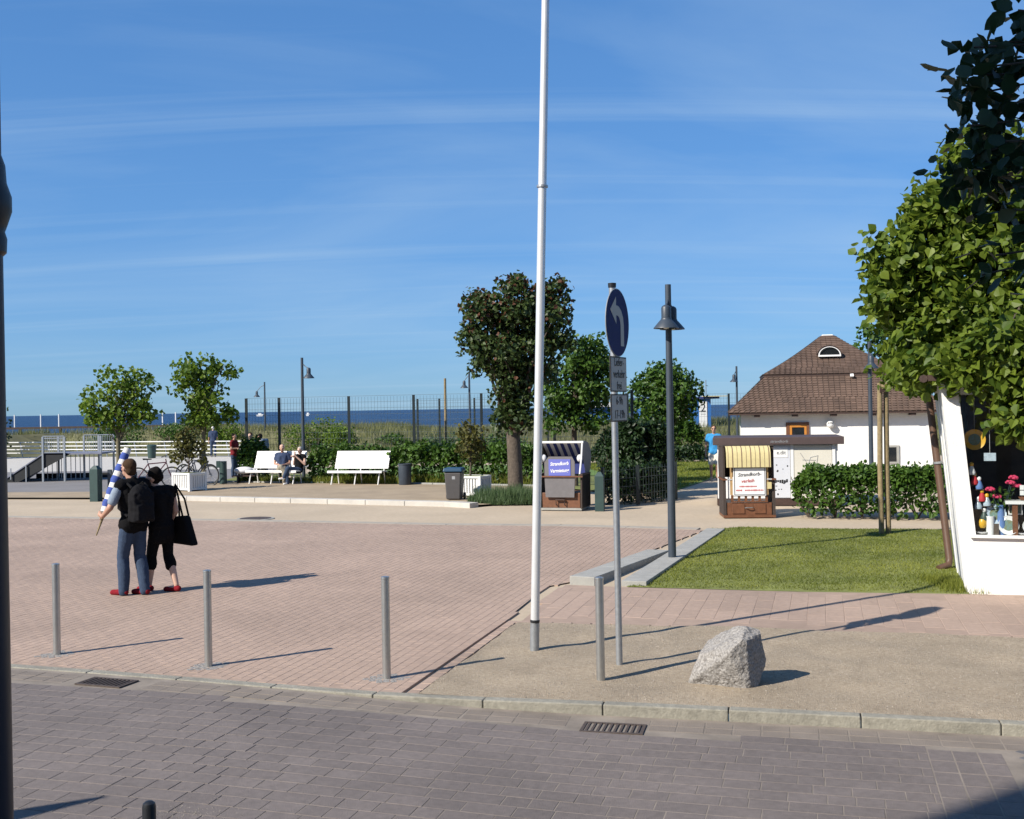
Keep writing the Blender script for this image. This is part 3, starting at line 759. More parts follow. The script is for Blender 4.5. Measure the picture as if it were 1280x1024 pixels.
o = obj('dunes', npmesh('dunes', DV, DF, 'dunesoil', smooth=True)); o['kind'] = 'structure'
def dsamp():
    while True:
        x, y = random.uniform(-40, 34), random.uniform(50, 74)
        if abs(x) < y*.52 and not (x < -8 and y < 62-.38*(x+9)): return (x, y)
def dtone(x, y): return .52+.7*mnoise.noise((x*.28, y*.28, 4))+.4*mnoise.noise((x*1.1, y*1.1, 4))
o = blades('dune_grass', 60000, dsamp, dune_z, .20, .50, .014, 'dune', .6, toned=dtone); tag(o, 'dry tufted dune grass between the promenade and the sea', 'dune grass', kind='stuff')
def bush(name, label, loc, r, n, leaf, mat, group=None, lobes=5, cat='shrub', six=False):
    L_ = [((random.gauss(0, r[0]*.4), random.gauss(0, r[1]*.4), r[2]*random.uniform(.35, .7)), (r[0]*random.uniform(.45, .65), r[1]*random.uniform(.45, .65), r[2]*random.uniform(.35, .5)), max(3, n//(lobes*14))) for _ in range(lobes)]
    return tree(name, label, loc, [(0, 0, -.1, .05), (0, 0, r[2]*.4, .03)], L_, leaf, mat, .16*max(r), 14, 'bark', 8, group, cat, six=six, spread=.3)
for x, y, r, lab, m_, n in (
        (-11.0, 63.5, (1.3, 1, 1.75), 'bright green dune bush behind the bench seen left of the tall lamp', 'leaf_l', 1500),
        (-9.4, 62.5, (1.2, 1, 1.5), 'bright green dune bush seen behind the single arm lamp post', 'leaf_l', 1400),
        (-24.6, 69, (1.8, 1, 1.5), 'green dune bush just left of the leftmost young tree', 'leaf_h', 1400),
        (-20.8, 68, (1.8, 1, 1.35), 'green dune bush between the two young trees', 'leaf_h', 1400),
        (-17.6, 67, (1.4, 1, 1.3), 'green dune bush under the second young tree crown', 'leaf_l', 1200),
        (-6.2, 57, (.9, .7, .55), 'small green bush on the dune behind the empty bench', 'leaf_h', 700),
        (-3.6, 54, (2.0, .8, .85), 'low grey green scrub on the dune below the sea', 'lav', 1600),
        (-.9, 55, (1.4, .8, .75), 'low dark scrub on the dune behind the far fence', 'leaf_h', 1200)):
    bush('dune_bush', lab, (x, y, dune_z(x, y)-.15), r, n, .14, m_, 'bushes on the dune')
bush('dark_conifer', 'dark tree cut by the left edge beside the grey lamp post', (-29.9, 63, 0), (.8, .8, 2.9), 1500, .2, 'leaf_d', cat='tree')

# ---------------------------------------------------------------- trees
tree('maple_tree', 'large dark leaved maple with reddish shoots and thick trunk', (.05, 29.7, 0),
     [(0, 0, -.05, .25), (.01, 0, .3, .205), (0, 0, 1.0, .19), (-.03, 0, 1.6, .18), (-.02, 0, 2.3, .13)],
     [((-0.679, 0, 4.6), (0.574, 0.7, 0.85), 50), ((0.131, 0.1, 4.95), (0.696, 0.8, 0.78), 52), ((0.87, 0, 4.75), (0.574, 0.7, 0.95), 50), ((-0.304, -0.2, 3.85), (0.626, 0.7, 0.7), 40), ((0.566, 0, 3.75), (0.592, 0.75, 0.75), 38), ((-0.044, 0, 3), (0.479, 0.6, 0.6), 30), ((0.244, -0.1, 2.4), (0.418, 0.5, 0.55), 20), ((-0.174, 0, 2.1), (0.313, 0.4, 0.45), 12), ((-1.12, .1, 4.2), (.28, .3, .3), 7), ((-.9, 0, 5.25), (.3, .3, .25), 6), ((1.15, 0, 5.5), (.3, .3, .25), 6), ((.1, 0, 5.65), (.35, .3, .22), 7), ((1.3, 0, 4.2), (.25, .3, .3), 6), ((-.75, 0, 3.5), (.25, .3, .25), 5)],
     .12, 'leaf_c', .18, 33, nbr=60, redtop=True, spread=.9)
tree('linden_tree', 'mid green rounded tree growing behind the dark maple', (1.85, 33.5, 0),
     [(0, 0, 0, .10), (0, 0, 1.2, .085), (0, 0, 2.2, .07)],
     [((0.35, 0, 3.95), (0.75, 0.7, 0.75), 34), ((0.65, 0, 3.1), (0.72, 0.7, 0.75), 34), ((-0.2, 0, 3), (0.8, 0.7, 0.8), 32), ((-0.55, 0, 2.2), (0.6, 0.6, 0.6), 20), ((0.5, 0, 2.2), (0.5, 0.6, 0.5), 18)],
     .125, 'leaf_h', .19, 34, nbr=36)
tree('round_tree', 'round headed green tree left of the blue numbered kiosk', (5.35, 39.5, 0),
     [(0, 0, 0, .09), (-.02, 0, .9, .08), (0, 0, 1.5, .06)],
     [((0, 0, 2.75), (1.2, 1.1, 1.15), 90), ((-0.45, 0, 2.5), (0.8, 0.8, 0.8), 30), ((0.55, 0, 2.6), (0.8, 0.8, 0.85), 34), ((0, 0, 3.3), (0.7, 0.7, 0.6), 26)],
     .125, 'leaf_h', .19, 30, nbr=30)
tree('young_plane_tree', 'leftmost young tree with sparse spreading crown', (-12.75, 36.2, 0),
     [(0, 0, 0, .085), (.01, 0, .9, .075), (.0, 0, 1.7, .06), (.02, 0, 2.4, .045)],
     [((-0.63, 0, 2.75), (0.655, 0.7, 0.6), 19), ((0.084, 0, 3.45), (0.756, 0.8, 0.62), 21), ((0.714, 0, 3.1), (0.571, 0.7, 0.7), 18), ((0.168, 0, 2.45), (0.966, 0.8, 0.45), 24), ((0.84, 0, 2.35), (0.504, 0.5, 0.3), 12), ((-0.588, 0, 2.2), (0.42, 0.5, 0.3), 10)],
     .13, 'leaf_l', .15, 20, 'bark2', nbr=60, group='young trees on the promenade', spread=1.1)
tree('young_plane_tree', 'young tree with taller crown behind the white planter', (-10.25, 37.1, 0),
     [(0, 0, 0, .095), (.0, 0, .9, .085), (.02, 0, 1.7, .065), (.03, 0, 2.5, .045)],
     [((-0.516, 0, 3.75), (0.533, 0.6, 0.5), 18), ((0.086, 0, 3.7), (0.516, 0.6, 0.55), 14), ((-0.301, 0, 3), (0.645, 0.7, 0.5), 20), ((0.387, 0, 2.9), (0.516, 0.6, 0.6), 18), ((0.645, 0, 3.9), (0.215, 0.3, 0.2), 5), ((1.032, 0, 3.75), (0.103, 0.15, 0.1), 3), ((0, 0, 2.3), (0.645, 0.6, 0.4), 20), ((0.774, 0, 2.3), (0.344, 0.4, 0.25), 8)],
     .13, 'leaf_l', .14, 21, 'bark2', nbr=56, group='young trees on the promenade', spread=1.1)
tree('lime_tree', 'large bright lime green tree overhanging the white shop on the right', (8.9, 17.2, 0),
     [(0, 0, 0, .20), (.0, 0, 1.2, .18), (-.1, -.05, 2.6, .15), (-.4, -.3, 3.9, .10)],
     [((-1.75, -1.6, 4.92), (1.05, 1.0, 0.9), 85), ((-2.4, -1.7, 4.2), (1.0, 0.95, 0.85), 90), ((-2.7, -1.9, 3.35), (0.9, 0.85, 0.55), 74), ((-3.58, -1.7, 4.25), (0.28, 0.3, 0.4), 9), ((-3.5, -1.7, 3.5), (0.3, 0.3, 0.38), 11), ((-0.6, -1.6, 4.5), (1.4, 1.2, 1.4), 130), ((-1.4, -2.0, 3.5), (1.2, 0.8, 0.5), 95), ((-2.2, -2.6, 2.95), (0.6, 0.4, 0.16), 26), ((-3.05, -1.7, 4.74), (0.42, 0.4, 0.4), 16), ((-2.4, -1.7, 5.35), (0.55, 0.5, 0.42), 22), ((-2.85, -3.85, 2.12), (0.3, 0.16, 0.16), 9), ((-2.65, -3.75, 2.55), (0.42, 0.2, 0.22), 16), ((-3.35, -2.0, 2.75), (0.45, 0.3, 0.18), 14), ((-2.8, -1.7, 5.02), (0.5, 0.5, 0.45), 24), ((-2.15, -1.7, 5.7), (0.65, 0.55, 0.45), 30), ((-2.35, -2.95, 2.8), (0.55, 0.3, 0.26), 34), ((-1.5, -3, 2.85), (0.8, 0.3, 0.36), 50), ((-0.3, -2.9, 3), (0.9, 0.4, 0.5), 50), ((-3.18, -3.48, 2.78), (0.34, 0.14, 0.2), 20), ((-2.65, -3.7, 2.72), (0.4, 0.16, 0.24), 28), ((-2, -3.85, 2.8), (0.5, 0.2, 0.3), 34), ((-3.45, -2.6, 2.78), (0.3, 0.5, 0.2), 18), ((-2.9, -3.7, 3.05), (0.5, 0.2, 0.2), 24), ((-3.78, -1.7, 4.28), (0.22, 0.25, 0.3), 7), ((-3.6, -1.7, 3.85), (0.3, 0.3, 0.3), 9), ((-3.4, -1.7, 3.1), (0.35, 0.3, 0.25), 11), ((-3.15, -1.7, 4.35), (0.4, 0.35, 0.35), 14)],
     .128, 'leaf_r', .18, 30, nbr=130, spread=1.5, parts300=True)
tree('poplar_tree', 'slim green tree partly seen beside the brown house roof', (13.4, 40, 0),
     [(0, 0, 0, .12), (0, 0, 2, .1), (0, 0, 4, .05)],
     [((0, 0, 4.2), (1.0, .9, 1.3), 40), ((-.1, 0, 3.0), (1.1, .9, 1.0), 36), ((.3, 0, 2.2), (1.0, .9, .7), 20)], .18, 'leaf_h', .2, 20, nbr=24)

# near tree whose dark shaded branch hangs into the upper right corner
nt = thing('whitebeam_tree', 'dark shaded tree whose leafy branch hangs into the top right corner', 'tree', (3.75, 4.15, -.12))
MB().tube([(0, 0, 0), (.02, 0, 1.2), (0, 0, 2.4), (-.05, 0, 3.6), (-.02, 0, 5.2)], [.15, .13, .115, .09, .05], 12).build('trunk', 'bark', nt, True)
twigs = []
mb = MB()
def nbranch(p0, p1, sag=.1, r=.02, nt_=4):
    p0, p1 = Vector(p0), Vector(p1); mid = (p0+p1)/2+Vector((random.gauss(0, .04), random.gauss(0, .04), sag))
    mb.tube([p0, p0.lerp(mid, .6)+Vector((0, 0, sag*.3)), mid, mid.lerp(p1, .5), p1], [r, r*.8, r*.6, r*.4, .004], 6, False)
    return [p0.lerp(mid, .5), mid, mid.lerp(p1, .33), mid.lerp(p1, .66), p1]
LP = []
targets = [(-1.92, -0.15, 3.89), (-1.92, -0.05, 3.81), (-2.08, -0.15, 3.76), (-1.95, 0.05, 3.72), (-2.18, -0.25, 3.65), (-2.11, -0.15, 3.48), (-1.95, -0.05, 3.56), (-1.81, 0.05, 3.68), (-1.91, -0.25, 3.73), (-1.97, 0.05, 3.56), (-1.88, -0.05, 3.41), (-1.87, -0.15, 3.48), (-1.88, -0.15, 3.25), (-1.88, 0.05, 3.36), (-1.79, -0.05, 3.12), (-1.95, -0.15, 3.18), (-1.91, -0.25, 2.98), (-1.97, -0.05, 3.03), (-1.9, -0.15, 2.92), (-1.98, 0.05, 2.97), (-1.73, 0.05, 3.41), (-1.78, -0.05, 3.62), (-2.04, -0.25, 3.4), (-1.75, -0.05, 2.86), (-1.74, -0.15, 3.76), (-1.66, -0.05, 3.38), (-1.74, -0.15, 3.08), (-2.0, -0.05, 3.41), (-1.94, -0.15, 3.56), (-1.94, -0.05, 3.69), (-2.04, -0.05, 3.62), (-1.79, -0.05, 3.91), (-1.79, 0.05, 3.17), (-1.97, -0.25, 3.24)]      # twig ends, relative to the trunk
for tpx in targets:
    e = Vector(tpx); s0 = Vector((-.03, 0, min(4.6, max(2.3, e.z+random.uniform(-.25, .3)))))
    pts_ = nbranch(s0, e, .06, .008)
    for q in pts_[2:]:
        for _ in range(3 if q is pts_[4] else 2): LP.append(q+Vector((random.gauss(0, .045), random.gauss(0, .06), random.gauss(0, .045))))
    for _ in range(2): LP.append(e+Vector((random.gauss(0, .04), random.gauss(0, .05), random.gauss(0, .04))))
mb.build('branch', 'bark', nt, True)
LN = []
for tv in (.1, .35, .6, .78):
    prof = [(0, 0), (.16, .10), (.26, .22), (.31, .36), (.29, .52), (.24, .68), (.15, .84), (0, 1.0)]
    vs = [(0, y, -.05*(y-.4)**2*4*.3) for x, y in prof]+[(x+.015*(i % 2), y, .05) for i, (x, y) in enumerate(prof)][1:-1]+[(-x-.015*(i % 2), y, .05) for i, (x, y) in enumerate(prof)][1:-1]
    m = MB(); fs = [(0, 8, 1), (0, 1, 14)]
    for i in range(1, 6): fs += [(i, 7+i, 8+i, i+1), (i, i+1, 14+i, 13+i)]
    fs += [(6, 13, 7), (6, 7, 19)]
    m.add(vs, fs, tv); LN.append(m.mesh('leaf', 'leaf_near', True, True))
PP = np.array([tuple(p) for p in LP]); OO = rng.normal(0, .5, PP.shape)-np.array((.3, .2, .5))
x_, d_, n_ = leaf_frames(PP, OO, .3)
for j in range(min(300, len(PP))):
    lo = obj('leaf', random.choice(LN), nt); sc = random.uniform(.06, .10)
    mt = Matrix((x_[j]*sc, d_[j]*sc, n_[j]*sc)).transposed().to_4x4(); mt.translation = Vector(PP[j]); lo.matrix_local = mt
# upper crown above the frame
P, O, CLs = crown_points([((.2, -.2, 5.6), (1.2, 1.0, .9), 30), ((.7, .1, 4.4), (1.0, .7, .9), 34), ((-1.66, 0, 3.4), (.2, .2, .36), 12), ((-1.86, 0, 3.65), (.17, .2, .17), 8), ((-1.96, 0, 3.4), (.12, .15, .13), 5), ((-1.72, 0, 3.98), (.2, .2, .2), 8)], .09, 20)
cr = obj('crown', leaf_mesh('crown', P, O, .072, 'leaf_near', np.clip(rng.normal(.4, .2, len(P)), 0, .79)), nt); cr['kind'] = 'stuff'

# hedges and shrubs
hedge('hedge', 'leafy green hedge in front of the white house', [(5.95, 23.65), (7.2, 23.2), (8.75, 22.75), (10.6, 22.3)], .85, 1.06, 9500, .105, 'leaf_h', 9, .10)
hedge('fence_hedge', 'tall leafy shrub row behind the two white benches', [(-6.75, 37.3), (-5.2, 36.9), (-4.0, 36.35)], 1.0, 1.18, 3200, .13, 'leaf_h', 5, .05, 'shrub rows along the fence', 'shrub', .6)
hedge('fence_hedge', 'leafy shrub row between the cylindrical bin and the maple trunk', [(-3.9, 36.3), (-1.8, 35.3), (-.2, 34.6), (.8, 34.1)], 1.0, 1.25, 5200, .14, 'leaf_h', 6, .25, 'shrub rows along the fence', 'shrub', .65)
hedge('fence_hedge', 'dark leafy shrub left of the occupied bench', [(-9.25, 38.0), (-8.35, 37.75)], .85, 1.45, 2000, .13, 'leaf_h', 2, .03, 'shrub rows along the fence', 'shrub', .3)
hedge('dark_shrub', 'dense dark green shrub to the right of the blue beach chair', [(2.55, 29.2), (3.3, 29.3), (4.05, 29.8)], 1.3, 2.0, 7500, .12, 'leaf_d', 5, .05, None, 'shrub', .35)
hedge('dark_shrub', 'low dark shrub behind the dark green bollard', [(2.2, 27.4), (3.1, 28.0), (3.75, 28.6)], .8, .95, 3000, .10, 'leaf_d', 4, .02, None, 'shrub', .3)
hedge('low_hedge', 'low clipped dark hedge at the far end of the lawn', [(3.2, 47.6), (9.2, 46.6)], 1.0, .62, 3500, .15, 'leaf_d', 4, .02)
hedge('garden_shrub', 'mixed green shrubs behind the walking man in blue', [(5.6, 50), (8.3, 49)], 1.4, 1.75, 3600, .16, 'leaf_h', 4, .05, None, 'shrub', .4)
hedge('garden_shrub', 'dark shrub behind the round headed tree', [(3.4, 43.5), (5.2, 42.5)], 1.5, 1.5, 3000, .15, 'leaf_d', 4, .05, None, 'shrub', .4)
# lavender under the maple
lp_ = thing('lavender_bed', 'grey green lavender mound at the foot of the maple', 'lavender', (.1, 28.3, 0))
def lsamp():
    while True:
        x, y = random.uniform(-1.25, .65), random.uniform(-.9, 1.1)
        if (x/1.2)**2+(y/.95)**2 < 1.1: return (x, y)
o = blades('lavender_stems', 7000, lsamp, lambda x, y: .02, .08, .24, .009, 'lav', .9); o.parent = lp_; o['kind'] = 'stuff'
o = blades('lavender_spikes', 4200, lambda: (lambda p: (p[0]*.8-.1, p[1]*.8))(lsamp()), lambda x, y: .02+.12*mnoise.noise((x*3, y*3, 0)), .16, .46, .008, 'lav', .55); o.parent = lp_; o['kind'] = 'stuff'
gc_ = blades('bed_grass', 9000, lambda: (random.uniform(-6, 1.2),)*1 and (lambda x: (x, 34.15-.46*x+random.uniform(-.25, .7)))(random.uniform(-6.5, .9)), lambda x, y: .02, .12, .42, .012, 'grass', .6)
tag(gc_, 'long green grass at the foot of the shrub rows', 'grass', kind='stuff')
gc2 = blades('bench_grass', 4000, lambda: (lambda x: (x, 37.15-.40*(x+8.5)+random.uniform(.1, .6)))(random.uniform(-9.2, -3.6)), lambda x, y: .02, .08, .3, .012, 'grass', .6)
tag(gc2, 'green grass growing behind the white benches', 'grass', kind='stuff')
# ---------------------------------------------------------------- white house with the stepped brown roof
hs_ = thing('house', 'small white rendered house with stepped brown hipped roof', 'house', (10.22, 35.3, 0), R(-11))
W2 = 2.95; DP = 5.9
wl = MB().b2(-W2, W2, 0, DP, -.2, 2.18).build('wall', 'wall', hs_)
def roof_tier(name, par, x0, y0, z0, x1, y1, z1, cx0, cy0, cz, sag, mat):
    """four sloping faces covered in courses of single shingles, swept slightly upward (sag)."""
    m = MB(); cy = DP/2
    # base skin
    def P(t, u, side):
        hx = x0+(x1-x0)*t; hy = y0+(y1-y0)*t; z = z0+(z1-z0)*(t-sag*math.sin(math.pi*t))
        if side == 0: return Vector((-hx+2*hx*u, cy-hy, z))
        if side == 1: return Vector((hx, cy-hy+2*hy*u, z))
        if side == 2: return Vector((hx-2*hx*u, cy+hy, z))
        return Vector((-hx, cy+hy-2*hy*u, z))
    sk = MB(); K = 6
    for sd in range(4):
        for i in range(K):
            a, b, c_, d = P(i/K, 0, sd), P(i/K, 1, sd), P((i+1)/K, 1, sd), P((i+1)/K, 0, sd)
            sk.add([a, b, c_, d], [(0, 1, 2, 3)], .8)
    top = [P(1, 0, s) for s in range(4)]; sk.add(top, [(0, 1, 2, 3)], .8)
    r = sk.build(name, mat, par, tone=True)
    ln = (P(0, .5, 0)-P(1, .5, 0)).length; nrow = max(4, int(ln/.105))
    for sd in range(4):
        for i in range(nrow):
            t0, t1 = i/nrow, min(1, (i+1.12)/nrow); wd = (P(t0, 0, sd)-P(t0, 1, sd)).length; nc = max(1, int(wd/.17)); off = .5*(i % 2)
            n_ = (P(t0, 1, sd)-P(t0, 0, sd)).cross(P(t1, .5, sd)-P(t0, .5, sd)).normalized()
            for k in range(nc+1):
                u0 = max(0, (k-off)/nc+.004); u1 = min(1, (k+1-off)/nc-.004)
                if u1-u0 < .01: continue
                jt = random.uniform(-.02, .02)/nrow*3
                a, b, c_, d = P(max(0, t0+jt), u0, sd)+n_*.028, P(max(0, t0+jt), u1, sd)+n_*.028, P(t1, u1, sd)+n_*.008, P(t1, u0, sd)+n_*.008
                e, f = P(max(0, t0+jt), u0, sd)+n_*.004, P(max(0, t0+jt), u1, sd)+n_*.004
                tn = random.gauss(1, .09)
                m.add([a, b, c_, d, e, f], [(0, 1, 2, 3), (4, 5, 1, 0)], tn)
    o = m.build('shingles', mat, r, tone=True); o['kind'] = 'stuff'
    return r
lo_ = roof_tier('lower_roof', hs_, 3.36, 3.36, 2.10, 2.12, 2.12, 3.30, 0, 0, 0, .0, 'shingle')
hi_ = roof_tier('upper_roof', hs_, 2.22, 2.22, 3.32, .20, .20, 4.66, 0, 0, 0, .045, 'shingle')
MB().b2(-3.34, 3.34, DP/2-3.34, DP/2+3.34, 2.03, 2.085).build('soffit', 'dwood', hs_)
MB().b2(-2.20, 2.20, DP/2-2.20, DP/2+2.20, 3.22, 3.31).build('step_board', 'dwood', hs_)
MB().b2(-.19, .19, DP/2-.19, DP/2+.19, 4.64, 4.70).build('ridge_cap', 'whitepaint', hi_, bevel=.03)
for i, x in enumerate((-2.45, -1.28, -.10, 1.08, 2.25)):
    MB().b2(x-.09, x+.09, -.34, .0, 1.96, 2.06).build('rafter_end', 'dwood', hs_)
# orange window under the eaves
wd_ = MB(); x0, x1, z0, z1 = -1.52, -.84, .95, 1.78
for a in ((x0, x1, z1-.07, z1), (x0, x1, z0, z0+.07), (x0, x0+.07, z0+.07, z1-.07), (x1-.07, x1, z0+.07, z1-.07)): wd_.b2(a[0], a[1], -.05, .03, a[2], a[3])
wn_ = wd_.build('window', 'bwood', hs_)
fr = MB()
for a in ((x0+.08, x1-.08, z1-.16, z1-.08), (x0+.08, x1-.08, z0+.08, z0+.16), (x0+.08, x0+.15, z0+.16, z1-.16), (x1-.15, x1-.08, z0+.16, z1-.16)): fr.b2(a[0], a[1], -.045, .02, a[2], a[3])
fr.build('frame', 'orange', wn_); MB().b2(x0+.15, x1-.15, -.02, -.012, z0+.16, z1-.16).build('pane', 'glass', wn_)
MB().b2(x0-.03, x0-.003, -.03, .0, z0, z1).build('reveal', 'bwood', wn_)
# small window low down
wd_ = MB(); x0, x1, z0, z1 = 1.48, 1.87, .45, 1.02
for a in ((x0, x1, z1-.06, z1), (x0, x1, z0, z0+.06), (x0, x0+.08, z0+.06, z1-.06), (x1-.08, x1, z0+.06, z1-.06)): wd_.b2(a[0], a[1], -.04, .03, a[2], a[3])
wn_ = wd_.build('window', 'concrete', hs_); MB().b2(x0+.08, x1-.08, -.02, -.012, z0+.06, z1-.06).build('pane', 'glass', wn_)
# round wall lamp with dark lettering
gl = MB().ell((-.20, -.14, 1.70), (.115, .10, .115), 18, 12).build('wall_lamp', 'whitepaint', hs_, True)
MB().tube([(-.20, -.06, 1.70), (-.20, .0, 1.70)], .05, 10).build('bracket', 'whitepaint', gl)
m = MB()
for i in range(7): m.box((-.275+i*.025, -.236+abs(i-3)*.004, 1.745), (.013, .004, .04+.015*(i % 2)))
m.build('print', 'ink', gl)
# floodlight on the roof step
fl = MB().box((.55, DP/2-2.34, 3.24), (.10, .10, .09), (R(-20), 0, 0)).build('floodlight', 'whitepaint', hs_); MB().tube([(.63, DP/2-2.33, 3.2), (.67, DP/2-2.26, 3.14)], .03, 8).build('sensor', 'black', fl)
# eyebrow dormer
dm = MB(); yb = DP/2-1.02
arc = [(.40*math.cos(math.pi*i/14), .34*math.sin(math.pi*i/14)) for i in range(15)]
base = (-.05, yb-.42, 3.93)
po = []
for k, (dy, sc) in enumerate(((0, 1), (.14, .96), (.5, .70), (.8, .2))):
    po.append([(base[0]+x*sc, base[1]+dy, base[2]+z*sc+dy*.20) for x, z in arc])
vs = [p for r_ in po for p in r_]; fs = []
for k in range(3):
    for i in range(14): fs.append((k*15+i, k*15+i+1, (k+1)*15+i+1, (k+1)*15+i))
dr = MB().add(vs, fs, 1.0).build('dormer', 'shingle', hi_, True, tone=True)
r2 = [(base[0]+x*.90, base[1]+.02, base[2]+z*.88) for x, z in arc]
r3 = [(base[0]+x*.80, base[1]+.02, base[2]+z*.76+.02) for x, z in arc]
MB().add([(x, base[1]+.015, z) for x, y, z in po[0]]+r2, [(i, i+1, 15+i+1, 15+i) for i in range(14)]).build('dormer_board', 'dwood', dr)
vs = [(x, base[1]-.03, z) for x, y, z in r2]+[(x, base[1]-.03, z) for x, y, z in r3]
fm = MB().add(vs, [(i, i+1, 16+i, 15+i) for i in range(14)]).b2(base[0]-.36, base[0]+.36, base[1]-.04, base[1]+.02, base[2]-.03, base[2]+.025); fm.build('frame', 'whitepaint', dr)
MB().add([(x, base[1]+.03, z) for x, y, z in r2], [tuple(range(15))]).build('pane', 'glass', dr)

# ---------------------------------------------------------------- white storage shed with brown roof slab
sh = thing('storage_shed', 'low white storage shed with brown roof slab beside the yellow beach chair', 'shed', (4.84, 26.5, 0), R(-11))
M['offwhite'] = pm('cream panel', (.66, .63, .54), .7, .04, 3); M['palegrey'] = pm('pale grey panel', (.62, .64, .68), .6, .04, 3)
MB().b2(0, 2.75, 0, 1.6, .16, 1.42).build('wall', 'whitepaint', sh)
MB().b2(-.02, 2.77, -.02, 1.62, 0, .158).build('plinth', 'dwood', sh)
rf = MB().b2(-.10, 2.88, -.16, 1.75, 1.424, 1.60).build('roof', pm('brown fascia', (.075, .05, .047), .6, .1, 8), sh, bevel=.01)
for x in (.0, .16, 1.68, 2.62): MB().b2(x, x+.07, -.035, -.004, .162, 1.42).build('post', 'whitepaint', sh)
MB().b2(1.76, 2.61, -.022, -.004, .18, 1.40).build('panel', 'offwhite', sh)
pn = MB().b2(1.10, 1.67, -.026, -.004, .18, 1.40).build('panel', 'palegrey', sh)
po_ = MB().b2(1.28, 1.62, -.034, -.028, 1.12, 1.36).build('poster', 'whitepaint', sh); text('print', 'e.dit', .12, 'ink', po_, (1.47, -.036, 1.23))
m = MB()
for i in range(14): m.box((1.32+random.random()*.3, -.029, .25+random.random()*.75), (random.uniform(.015, .04), .002, random.uniform(.015, .04)))
for i in range(6): m.box((1.34+i*.05, -.0295, .56+random.uniform(-.01, .02)), (.04, .002, random.uniform(.04, .09)))
m.build('stickers', 'ink', pn)['kind'] = 'stuff'
gm = MB(); g_ = [(1.90, 1.22), (2.03, 1.02), (2.07, .95), (2.13, 1.12), (2.30, 1.16), (2.27, .98), (2.21, .90)]
gm.tube([(x, -.026, z) for x, z in g_], .006, 5); gm.tube([(1.95, -.026, 1.06), (2.25, -.026, 1.05)], .005, 5); gm.build('graffiti', 'signgrey', sh)
text('lettering', 'strandkorb', .09, 'signgrey', rf, (1.42, -.1625, 1.50), shear=.2)

# ---------------------------------------------------------------- beach chairs
M['stripe_y'] = pm('yellow canopy cloth', (.62, .53, .27), .85, .06, 20)
M['stripe_b'] = pm('dark stripe', (.20, .13, .08), .85)
M['wicker'] = pm('grey wicker', (.20, .19, .18), .8, .25, 60, .5, 120)
M['wickerd'] = pm('dark wicker', (.05, .035, .028), .8, .3, 60, .5, 120)
M['navy'] = pm('navy cloth', (.03, .045, .20), .85); M['whitecloth'] = pm('white cloth', (.68, .68, .70), .85)
M['greyboard'] = pm('grey board', (.15, .14, .145), .7, .1, 10); M['signblue'] = pm('sign blue', (.13, .15, .50), .5); M['signwhite2'] = pm('bright white lettering', (.85, .85, .85), .5)
k1 = thing('beach_chair', 'hooded beach chair with navy striped canopy and blue rental sign', 'beach chair', (1.20, 26.25, 0), R(-17), 'hooded beach chairs')
MB().b2(-.46, .46, -.36, .42, .05, .40).build('base', 'bwood', k1, bevel=.01)
MB().b2(-.50, .50, -.40, .45, .0, .05).build('skid', 'concrete', k1)
h_ = MB(); h_.tube([(-.10, -.365, .12), (-.10, -.42, .12), (-.10, -.42, .24), (.10, -.42, .24), (.10, -.42, .12), (.10, -.365, .12)], .012, 6); h_.box((0, -.42, .245), (.22, .05, .02)); h_.build('footrest', 'dwood', k1)
for s_ in (-1, 1):
    side = [(-.42, .05), (.42, .05), (.46, .80), (-.40, .80)]
    x = s_*.50
    MB().prism_x(side, x-.02, x+.02).build('side_panel', 'wickerd', k1)
    slat = MB().box((0, 0, 0), (.012, .05, .76)).mesh('slat', 'black')
    for i in range(7): linked('slat', slat, k1, (x+s_*.028, -.36+i*.12, .44))
    MB().b2(x-.04, x+.04, -.44, .40, .802, .84).build('armrest', 'dwood', k1)
# hood shell
hood = MB(); prof = [(.44, .80), (.60, 1.0), (.66, 1.2), (.58, 1.40), (.36, 1.54), (.05, 1.585), (-.20, 1.575)]
vs = [(x, y, z) for y, z in prof for x in (-.50, .50)]+[(x, y, z) for y, z in [(p[0]*.95, p[1]-.03) for p in prof] for x in (-.49, .49)]
n = len(prof); fs = [(2*i, 2*i+1, 2*i+3, 2*i+2) for i in range(n-1)]+[(2*n+2*i, 2*n+2*i+2, 2*n+2*i+3, 2*n+2*i+1) for i in range(n-1)]
hd_ = hood.add(vs, fs).build('hood', 'wicker', k1, True)
for s_ in (-.5, .5): MB().add([(s_, y, z) for y, z in prof]+[(s_, -.18, 1.2), (s_, .05, .80)], [tuple(range(n+2))]).build('hood_side', 'wicker', hd_)
MB().b2(-.48, .48, .28, .36, .80, 1.50).build('backrest', 'navy', k1)
